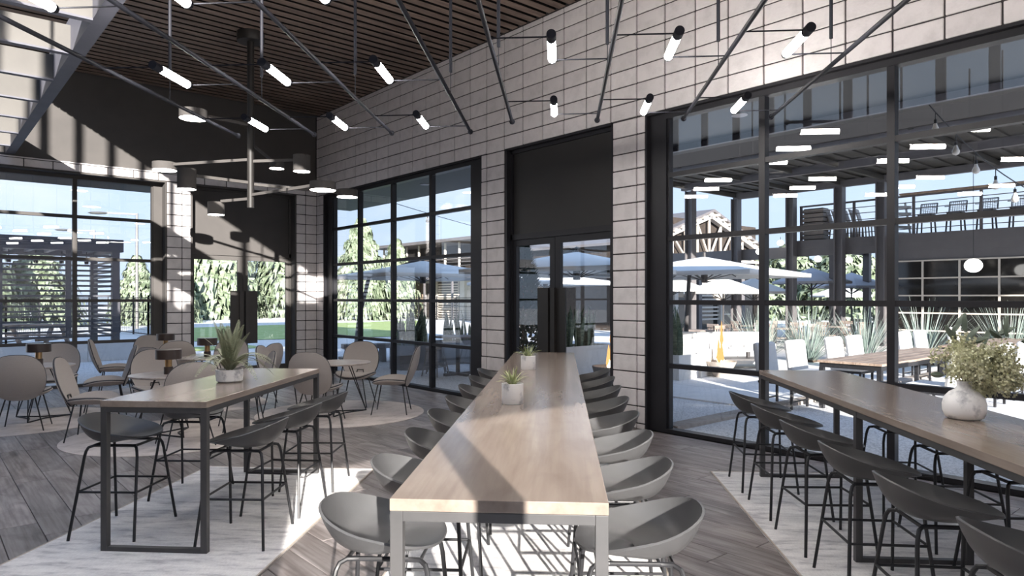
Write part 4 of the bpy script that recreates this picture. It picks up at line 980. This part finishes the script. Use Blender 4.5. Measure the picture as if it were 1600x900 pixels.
for k, nm in enumerate(('first', 'second', 'third', 'fourth', 'fifth', 'sixth', 'seventh')): deck_stool('dark mesh backed bar chair, %s from the window post along the deck counter' % nm, 9.1 - .93 * k)
for k in range(6):
    r = thing('stacked_deck_chair', 'tan deck chair, %s in the nested row beside the louvre box' % ('first', 'second', 'third', 'fourth', 'fifth', 'last')[k], 'chair', (27.6, 12.2 - .22 * k, 4.02), .15, 'tan chairs nested on the roof deck')
    MB().chbox(-.26, -.24, .60, .26, .24, .64, .01).build('seat', M['tan_plastic'], r); b = MB(); b.box(-.26, .2, .62, .26, .24, 1.15); b.v = [(x, y + (z - .62) * .3, z) for x, y, z in b.v]; b.build('backrest', M['tan_plastic'], r)
    for sx in (-1, 1):
        for sy in (-1, 1): MB().bar((sx * .22, sy * .2, .6), (sx * .26, sy * .24, 0), .035).build('leg', M['tan_plastic'], r)
lb = thing('louvre_box', 'tan louvred screen at the corner of the roof deck', 'screen', (27.3, 13.05, 4.02))
for k in range(7): MB().box(-.3, -.55, .06 + .175 * k, .3, .3, .19 + .175 * k).build('slat', M['tan_plastic'], lb)
MB().box(-.25, -.5, 0, .25, .25, 1.28).build('core', M['dark_wall'], lb)
pn = thing('slat_screen', 'pale slatted panel leaning by the window post on the roof deck', 'panel', (28.2, 10.25, 4.02))
for k in range(5): MB().bar((-.05, -.5, .1 + .25 * k), (.25, .25, .2 + .25 * k), .06, .12).build('slat', M['gable'], pn)
MB().bar((-.06, -.5, 0), (-.06, -.3, 1.3), .06).bar((.24, .25, 0), (.24, .1, 1.35), .06).build('frame', M['gable'], pn)

# ---- truss gabled hall
gb = thing('gabled_hall', 'cream trussed gable of an open hall beyond the umbrellas', 'building', (34.0, 22.2, 0))
AP, EV = 6.5, 4.75
def gbar(a, b, w): return MB().bar(a, b, w, w)
gbar((-5.6, 0, EV - .2), (0, 0, AP - .1), .34).build('rafter', M['gable'], gb); gbar((5.6, 0, EV - .2), (0, 0, AP - .1), .34).build('rafter', M['gable'], gb)
gbar((-5.5, 0, 3.9), (5.5, 0, 3.9), .16).build('tie', M['gable'], gb)
for k in range(-4, 5):
    x = 1.15 * k; zt = AP - .25 - abs(x) / 5.6 * (AP - EV + .1); gbar((x, 0, 3.95), (x, 0, zt), .09).build('web', M['gable'], gb)
    if k: gbar((x, 0, zt - .05), (x - math.copysign(1.15, k), 0, 3.95), .08).build('diagonal', M['gable'], gb)
for s in (-1, 1): MB().add([(0, -.35, AP + .08), (s * 6.0, -.35, EV - .2), (s * 6.0, 14, EV - .2), (0, 14, AP + .08), (0, -.35, AP + .22), (s * 6.0, -.35, EV - .06), (s * 6.0, 14, EV - .06), (0, 14, AP + .22)], [(0, 1, 2, 3), (7, 6, 5, 4), (0, 4, 5, 1), (1, 5, 6, 2), (2, 6, 7, 3), (3, 7, 4, 0)]).build('roof', M['steel_grey'], gb)
for k in range(9):
    for s in (-1, 1):
        f_ = (k + .5) / 9; MB().box(s * 6 * f_ - .07, -.45, AP - (AP - EV + .2) * f_ - .06, s * 6 * f_ + .07, 0, AP - (AP - EV + .2) * f_ + .08).build('purlin', M['gable'], gb)
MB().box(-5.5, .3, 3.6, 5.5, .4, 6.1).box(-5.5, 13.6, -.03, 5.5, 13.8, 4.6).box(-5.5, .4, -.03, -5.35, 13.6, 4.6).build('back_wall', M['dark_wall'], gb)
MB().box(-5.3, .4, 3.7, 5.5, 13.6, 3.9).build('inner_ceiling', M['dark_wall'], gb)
for x in (-5.5, -3.3, -1.1, 1.1, 3.3, 5.5): MB().box(x - .16, -.16, -.03, x + .16, .16, 3.85).build('column', M['gable'] if x in (-3.3, 1.1) else M['steel_grey'], gb)
for x in (-4.4, 2.2):
    for z in (.8, 1.5, 2.2, 2.9): MB().box(x - 1, .02, z - .03, x + 1, .08, z + .03).build('glazing_bar', M['gable'], gb)
MB().box(-5.4, .1, -.03, 5.4, .16, 3.6).build('glass_wall', M['dark_glass'], gb)
for k in range(12): MB().box(-1.0, -.03, .5 + .22 * k, 1.0, .01, .60 + .22 * k).build('shutter_slat', M['gable'], gb)

# ---- house with a roofed balcony behind the lawn
hs = thing('balcony_house', 'long two storey house with a roofed balcony beyond the lawn', 'building', (34.0, 0, 0))
MB().box(-.9, 38, 6.35, 9, 59, 6.60).build('roof', M['steel_grey'], hs)
MB().box(.0, 38, 3.75, 9, 58, 3.95).build('balcony_floor', M['gable'], hs)
MB().box(2.2, 47, 3.95, 2.4, 58, 6.35).build('upper_wall', M['dark_wall'], hs)
for k in range(10): MB().box(.0, 57.8 - 2.0 * k, 3.95, .14, 57.94 - 2.0 * k, 6.35).build('balcony_post', M['gable'], hs)
q = MB()
for z in (4.1, 4.4, 4.7): q.box(.02, 38, z - .02, .08, 58, z + .02)
q.build('balcony_rail', M['steel_grey'], hs); MB().box(.0, 38, 4.95, .12, 58, 5.02).build('hand_rail', M['steel_grey'], hs)
MB().box(.6, 38, -.03, .8, 58, 3.75).build('lower_wall', M['white_wall'], hs)
yy = 57.5; rg = random.Random(12)
for kind, wd in (('w', 2), ('s', 3.4), ('d', 1.3), ('l', 3.2), ('w', 2.6), ('g', 1.8), ('w', 1.2), ('s', 1.6), ('l', 1.6)):
    y0 = yy - wd
    if kind == 's':
        n = int(wd / .2)
        for i in range(n): MB().box(.52 - (i % 2) * .02, y0 + wd / n * i + .01, 0, .60, y0 + wd / n * (i + 1) - .01, 3.1).build('siding_board', M['siding'], hs)
    elif kind == 'l':
        MB().box(.50, y0, 0, .6, y0 + .12, 3.1).box(.50, yy - .12, 0, .6, yy, 3.1).build('shutter_frame', M['gable'], hs)
        for i in range(14): MB().box(.50, y0 + .12, .1 + .21 * i, .58, yy - .12, .22 + .21 * i).build('shutter_slat', M['gable'], hs)
        MB().box(.585, y0, 0, .6, yy, 3.1).build('shutter_back', M['dark_wall'], hs)
    elif kind == 'g':
        MB().box(.56, y0, .1, .6, yy, 3.0).build('window_pane', M['dark_glass'], hs)
        for z in (.1, 1.0, 2.0, 2.95): MB().box(.52, y0, z, .57, yy, z + .07).build('glazing_bar', M['gable'], hs)
        for y in (y0, (y0 + yy) / 2, yy - .07): MB().box(.52, y, .1, .57, y + .07, 3.0).build('glazing_bar', M['gable'], hs)
    elif kind == 'd': MB().box(.56, y0, 0, .6, yy, 3.0).build('doorway', M['dark_wall'], hs)
    yy = y0 - .35
MB().box(-1.4, 38, 3.2, .6, 58, 3.4).build('porch_roof', M['gable'], hs)
for k in range(5): MB().box(-1.3, 57 - 4.0 * k, -.03, -1.16, 57.14 - 4.0 * k, 3.2).build('porch_post', M['steel_grey'], hs)

# ---- mesh fences
def fence(label, pts, step, h):
    r = thing('mesh_fence', label, 'fence', (*pts[0], -.03)); o = Vector((*pts[0], 0)); w = MB()
    for a, b in zip(pts[:-1], pts[1:]):
        a, b = Vector((*a, 0)) - o, Vector((*b, 0)) - o; L_ = (b - a).length; n = max(1, round(L_ / step))
        for i in range(n + 1):
            p = a + (b - a) * i / n; MB().bar(p, p + Vector((0, 0, h + .12)), .07).build('post', M['black_metal'], r)
        for z in (.08, h * .62, h): MB().bar(a + Vector((0, 0, z)), b + Vector((0, 0, z)), .045).build('rail', M['black_metal'], r)
        m_ = int(L_ / .16)
        for i in range(m_): p = a + (b - a) * i / m_; w.bar(p + Vector((0, 0, .08)), p + Vector((0, 0, h)), .010)
        for k in range(9): w.bar(a + Vector((0, 0, .1 + .18 * k)), b + Vector((0, 0, .1 + .18 * k)), .010)
    w.build('mesh_wires', M['black_metal'], r)['kind'] = 'stuff'
fence('black mesh fence in front of the weathered picnic table', [(-8, 29.5), (2.74, 32.71), (6.81, 40.43)], 3.0, 1.78)
fence('black mesh fence right of the louvred pergola', [(8.08, 39.99), (8.36, 35.51), (8.75, 31.5)], 2.0, 1.78)
fence('black mesh fence along the far side of the lawn', [(9, 72), (31.2, 55.5), (32.2, 38.5)], 2.6, 1.78)

# ---- pergola with louvre screens, low wall, picnic table, street lamps
pg = thing('louvred_pergola', 'dark louvred pergola with a slatted side beyond the left window', 'pergola', (0, 0, 0))
MB().box(-9, 23.0, 3.10, 4.75, 23.2, 3.46).build('front_beam', M['louver'], pg); MB().box(-9, 26.2, 3.10, 4.75, 26.4, 3.46).build('rear_beam', M['louver'], pg); MB().box(4.55, 23.2, 3.10, 4.75, 26.2, 3.46).build('side_beam', M['louver'], pg)
for x, y in ((4.55, 23.1), (4.55, 26.3), (1.75, 23.1), (-5, 23.1), (-5, 26.3), (1.75, 26.3)): MB().box(x - .1, y - .1, -.03, x + .1, y + .1, 3.12).build('post', M['louver'], pg)
for k in range(17): MB().box(1.85, 23.06, .62 + .145 * k, 4.46, 23.12, .675 + .145 * k).build('louvre', M['louver'], pg)
for k in range(17): MB().box(4.52, 23.2, .62 + .145 * k, 4.58, 26.2, .675 + .145 * k).build('louvre', M['louver'], pg)
for k in range(26): MB().box(-8.8 + .52 * k, 23.2, 3.18, -8.68 + .52 * k, 26.2, 3.34).build('roof_slat', M['louver'], pg)
MB().box(3.3, 23.05, .62, 3.44, 23.15, 3.1).build('upright', M['louver'], pg)
for k in range(6):
    pl = thing('pergola_pendant', 'small dark pendant under the pergola beam, %s from the slatted side' % ('first', 'second', 'third', 'fourth', 'fifth', 'sixth')[k], 'lamp', (3.9 - .62 * k, 23.6, 3.10), 0, 'small pendants under the pergola')
    MB().tube([(0, 0, 0), (0, 0, -.22)], .012, 6).build('cord', M['black_metal'], pl); MB().lathe([(.02, -.2), (.06, -.3), (.05, -.36)], 10).build('bell', M['black_metal'], pl)
lw = thing('low_wall', 'low pale concrete wall under the louvred pergola screen', 'wall', (3.1, 22.4, -.012))
for k in range(3): MB().chbox(-1.75 + 1.17 * k, -.3, 0, -.59 + 1.17 * k, .3, .55, .008).build('wall_section', M['paver'], lw)
ls = thing('louvre_screen', 'tan louvred screen at the edge of the left window', 'screen', (1.0, 31.0, 0))
MB().box(-1.5, -.04, 2.4, .55, .04, 2.55).box(.42, -.04, 0, .55, .04, 2.4).build('frame', M['gable'], ls)
for k in range(16): MB().box(-1.5, -.03, .1 + .145 * k, .42, .03, .18 + .145 * k).build('slat', M['gable'], ls)
pt = thing('picnic_table', 'weathered timber picnic table behind the mesh fence', 'picnic table', (3.0, 27.6, -.03), R(-38))
for k in range(5): MB().box(-1.25, -.40 + .16 * k, .86, 1.25, -.26 + .16 * k, .92).build('top_board', M['weathered'], pt)
for s in (-1, 1):
    for k in range(2): MB().box(-1.35, s * .95 - .15 + .16 * k, .48, 1.35, s * .95 - .01 + .16 * k, .54).build('bench_board', M['weathered'], pt)
    MB().box(s * .8 - .05, -1.05, .40, s * .8 + .05, 1.05, .48).build('cross_beam', M['weathered'], pt)
    for u in (-1, 1): MB().bar((s * .8, u * .25, .86), (s * .8, u * .8, 0), .10).build('leg', M['weathered'], pt)
def street_lamp(label, x, y, h):
    r = thing('street_lamp', label, 'lamp', (x, y, -.03), 0, 'street lamps beyond the pergola')
    MB().tube([(0, 0, 0), (0, 0, h)], [.10, .07], 10).build('pole', M['lamp_steel'], r, smooth=40); MB().bar((.0, 0, h - .05), (-1.35, .9, h), .09).build('arm', M['lamp_steel'], r)
    b = MB().lathe([(.0, -.10), (.20, -.07), (.30, 0), (.2, .06), (.0, .09)], 16, caps=False); b.v = [(-1.75 + (x_ * 1.9) * .83 - y_ * .55, 1.15 - x_ * 1.9 * .55 - y_ * .83 + 0, h + z_) for x_, y_, z_ in b.v]; b.build('lamp_head', M['lamp_steel'], r, smooth=40)
street_lamp('street lamp nearer and taller in the left window', 9.85, 44.4, 6.65); street_lamp('street lamp partly hidden behind the pergola top', 9.98, 57.5, 6.65)

# ---- string lights and globe lamps
def string(label, pts, bulbs, sag, rad):
    r = thing('string_lights', label, 'lights', pts[0]); o = Vector(pts[0]); a, b = Vector(pts[0]), Vector(pts[1])
    f = lambda u: a + (b - a) * u - Vector((0, 0, sag * 4 * u * (1 - u))) - o
    MB().tube([f(i / 24) for i in range(25)], .008, 6).build('cable', M['black_metal'], r)
    for i in range(bulbs):
        p = f((i + .6) / bulbs); h = MB().tube([p, p - Vector((0, 0, .10))], .006, 5).lathe([(.018, 0), (.018, .05)], 8, (p.x, p.y, p.z - .145)).build('socket', M['black_metal'], r)
        MB().lathe([(.0, -.10), (rad * .75, -.085), (rad, -.05), (rad * .55, .0), (.018, .03)], 12, (p.x, p.y, p.z - .175), caps=False).build('bulb', M['bulb'], h, smooth=60)
string('string of bulbs sagging across the upper right of the big window', ((9.70, 3.22, 4.30), (13.2, 1.5, 3.2)), 12, .62, .048)
string('string of bulbs running down past the gridded window top', ((9.70, 16.05, 4.30), (20.5, 18.2, 3.5)), 5, .15, .055)
for i, (x, y, z, r_, l) in enumerate(((25.9, 14.6, 3.62, .13, 'lit globe lamp on the tie beam left of the window mullion'), (26.3, 13.9, 3.95, .13, 'lit globe lamp at the deck corner column'), (27.4, 12.9, 3.30, .14, 'lit globe lamp under the deck next to the corner column'), (28.6, 12.2, 3.28, .14, 'lit globe lamp under the deck by the middle column'), (24.0, 6.6, 2.72, .235, 'large lit globe in front of the dark window grid'))):
    gl_ = thing('globe_lamp', l, 'lamp', (x, y, z), 0, 'lit globes around the roof deck')
    MB().lathe([(r_ * math.sin(math.pi * k / 12) + .0005, -r_ * math.cos(math.pi * k / 12) * .88) for k in range(13)], 20, caps=False).build('globe', M['globe'], gl_, smooth=60)
    MB().tube([(0, 0, r_ * .88), (0, 0, r_ * .88 + (.12 if i < 4 else 3.3))], .008, 6).build('cord', M['black_metal'], gl_)

# ---- pots, fern, vase on the bar tables
M['fern'] = mat('fern_frond', (.20, .22, .14), .6, noise=(6, (.38, .39, .27), .4, .68), rand=.15)
M['succ'] = mat('pale_grass_leaf', (.28, .33, .14), .6, noise=(14, (.55, .58, .36), .42, .62), rand=.15)
M['olive_leaf'] = mat('dusty_green_leaf', (.11, .145, .11), .55, noise=(10, (.16, .20, .155), .4, .65), rand=.15)
M['sprig'] = mat('yellow_green_sprig', (.50, .51, .31), .7, noise=(6, (.70, .68, .48), .35, .65), rand=.1)
M['stem'] = mat('brown_green_stem', (.12, .11, .06), .7, noise=(9, (.16, .14, .08), .4, .6))
TT = 1.0502
def grass_pot(label, t, w, seed):
    x, y = tw(t, w); r = thing('potted_grass', label, 'plant', (x, y, TT))
    MB().lathe([(.070, 0), (.073, .004), (.073, .134), (.067, .136), (.065, .12), (.0, .118)], 36, caps=False).build('pot', M['marble'], r, smooth=40)
    MB().lathe([(.0, .119), (.065, .119)], 24, caps=False).build('soil', M['soil'], r)
    rg = random.Random(seed)
    for k in range(54):
        a = rg.random() * 6.28; ti = rg.uniform(.1, 1.25); L_ = rg.uniform(.09, .15); w_ = .0048; d = (math.cos(a), math.sin(a)); q = MB(); vs = []
        for v in (0, .4, .75, 1):
            rr = .012 + L_ * math.sin(ti * (.55 + .6 * v)) * v; z = .118 + L_ * math.cos(ti * (.5 + .55 * v)) * v; f = (1, 1, .7, .1)[(0, .4, .75, 1).index(v)] * w_
            vs += [(d[0] * rr - d[1] * f, d[1] * rr + d[0] * f, z), (d[0] * rr, d[1] * rr, z - .0015), (d[0] * rr + d[1] * f, d[1] * rr - d[0] * f, z)]
        q.add(vs, [(3 * i + j, 3 * i + j + 1, 3 * i + j + 4, 3 * i + j + 3) for i in range(3) for j in range(2)]); q.build('leaf', M['succ'], r, smooth=60)
grass_pot('spiky pale grass in a white marble pot, nearer one on the long central table', 4.64, -.325, 1)
grass_pot('spiky green grass in a white marble pot, farther one on the long central table', 6.86, -.325, 2)
x, y = tw(5.66, -2.79); fp = thing('potted_fern', 'arching fern in a low white marble bowl on the short bar table', 'plant', (x, y, TT))
MB().lathe([(.085, 0), (.105, .012), (.108, .05), (.110, .105), (.100, .107), (.098, .085), (.0, .083)], 36, caps=False).build('bowl', M['marble'], fp, smooth=40)
MB().lathe([(.0, .086), (.099, .086)], 24, caps=False).build('soil', M['soil'], fp)
rg = random.Random(8)
for k in range(32):
    a = 6.283 * k / 32 * 1.618 * 4 + rg.uniform(-.2, .2); up = rg.uniform(.12, .62) if k % 2 else rg.uniform(.95, 1.4); L_ = rg.uniform(.36, .46); d = Vector((math.cos(a), math.sin(a), 0)); s = Vector((-d.y, d.x, 0)); q = MB()
    f = lambda v: Vector((0, 0, .088)) + d * (.015 + L_ * math.sin(up * (.40 + .70 * v)) * v) + Vector((0, 0, L_ * math.cos(up * (.25 + 1.05 * v)) * v))
    q.tube([f(i / 8) for i in range(9)], [.0032 - .0028 * i / 8 for i in range(9)], 4); n = 34
    for i in range(2, n):
        v = i / n; p = f(v); tg = (f(min(1, v + .02)) - f(v - .02)).normalized(); lw_ = .050 * math.sin(math.pi * (v * .88 + .1)) ** .7; wd = L_ / n * .52
        for sg in (-1, 1):
            tip = p + s * sg * lw_ + tg * lw_ * .35 - Vector((0, 0, lw_ * .12)); mid = p + (tip - p) * .45
            q.add([p - tg * wd * .35, mid - tg * wd, tip, mid + tg * wd], [(0, 1, 2, 3)])
    q.build('frond', M['fern'], fp)
x, y = tw(4.24, 2.36); vz = thing('marble_vase', 'squat white marble vase holding greenery on the bar table by the big window', 'vase', (x, y, TT))
MB().lathe([(.075, 0), (.098, .010), (.112, .045), (.113, .085), (.103, .125), (.078, .155), (.050, .172), (.040, .188), (.038, .205), (.042, .222), (.035, .222), (.031, .19), (.0, .18)], 44, caps=False).build('body', M['marble'], vz, smooth=60)
bq = thing('greenery_bunch', 'yellow green sprigs and dusty leaves standing in the marble vase', 'plant', (x, y, TT + .18))
rg = random.Random(4); q = MB(); leaves = MB()
RT = Vector((_cs, -_sn, 0)); FW = Vector((_sn, _cs, 0))
heads = []
for k in range(40):
    a = rg.uniform(-3.14, 3.14); e_ = rg.random() ** .5; dp = rg.uniform(-.13, .13)
    hd = RT * (.10 + .20 * math.sin(a) * e_) + FW * dp + Vector((0, 0, .145 + .135 * math.cos(a) * e_ - .22 * max(0, math.sin(a)) * e_ * .5))
    heads.append(hd); m_ = hd * .5 + Vector((0, 0, .05)); q.tube([(0, 0, -.10), m_ * .4, m_, hd], [.003, .0025, .002, .0015], 4)
for hd in heads:
    for i in range(240):
        v = Vector((rg.gauss(0, 1), rg.gauss(0, 1), rg.gauss(0, .8))); v = v.normalized() * (.070 * rg.random() ** .45); p = hd + v
        n_ = Vector((rg.uniform(-1, 1), rg.uniform(-1, 1), rg.uniform(-.3, 1))).normalized(); u = n_.orthogonal().normalized() * rg.uniform(.006, .011); w_ = n_.cross(u)
        leaves.add([p - u, p - w_ * .8, p + u, p + w_ * .8], [(0, 1, 2, 3)])
q.build('stems', M['stem'], bq); leaves.build('sprigs', M['sprig'], bq)['kind'] = 'stuff'
def leaf(p, d, L_, w_):
    d = d.normalized(); s = d.cross(FW * -1).normalized()
    def fn(u, v):
        return tuple(p + d * L_ * v + s * (u - .5) * 2 * w_ * math.sin(math.pi * min(.999, .04 + .95 * v)) ** .75 + FW * .01 * ((u - .5) ** 2 * 8 - v * 2))
    MB().grid(fn, 3, 7).build('leaf', M['olive_leaf'], bq, smooth=60)
for bx, bz, ang in ((-.02, .24, 100), (-.015, .27, 55), (-.03, .28, 128), (.0, .33, 68), (-.03, .33, 100), (.02, .26, 20), (.20, .24, 75), (.25, .30, 95), (.27, .30, 25), (.25, .29, 150), (.30, .28, -10), (.40, .24, 40), (.42, .18, 55), (-.04, .06, 175), (.12, .02, -15), (.16, .0, 20)):
    leaf(RT * bx + FW * rg.uniform(-.08, .12) + Vector((0, 0, bz)), RT * math.cos(R(ang)) + Vector((0, 0, math.sin(R(ang)))), rg.uniform(.09, .13), .018)
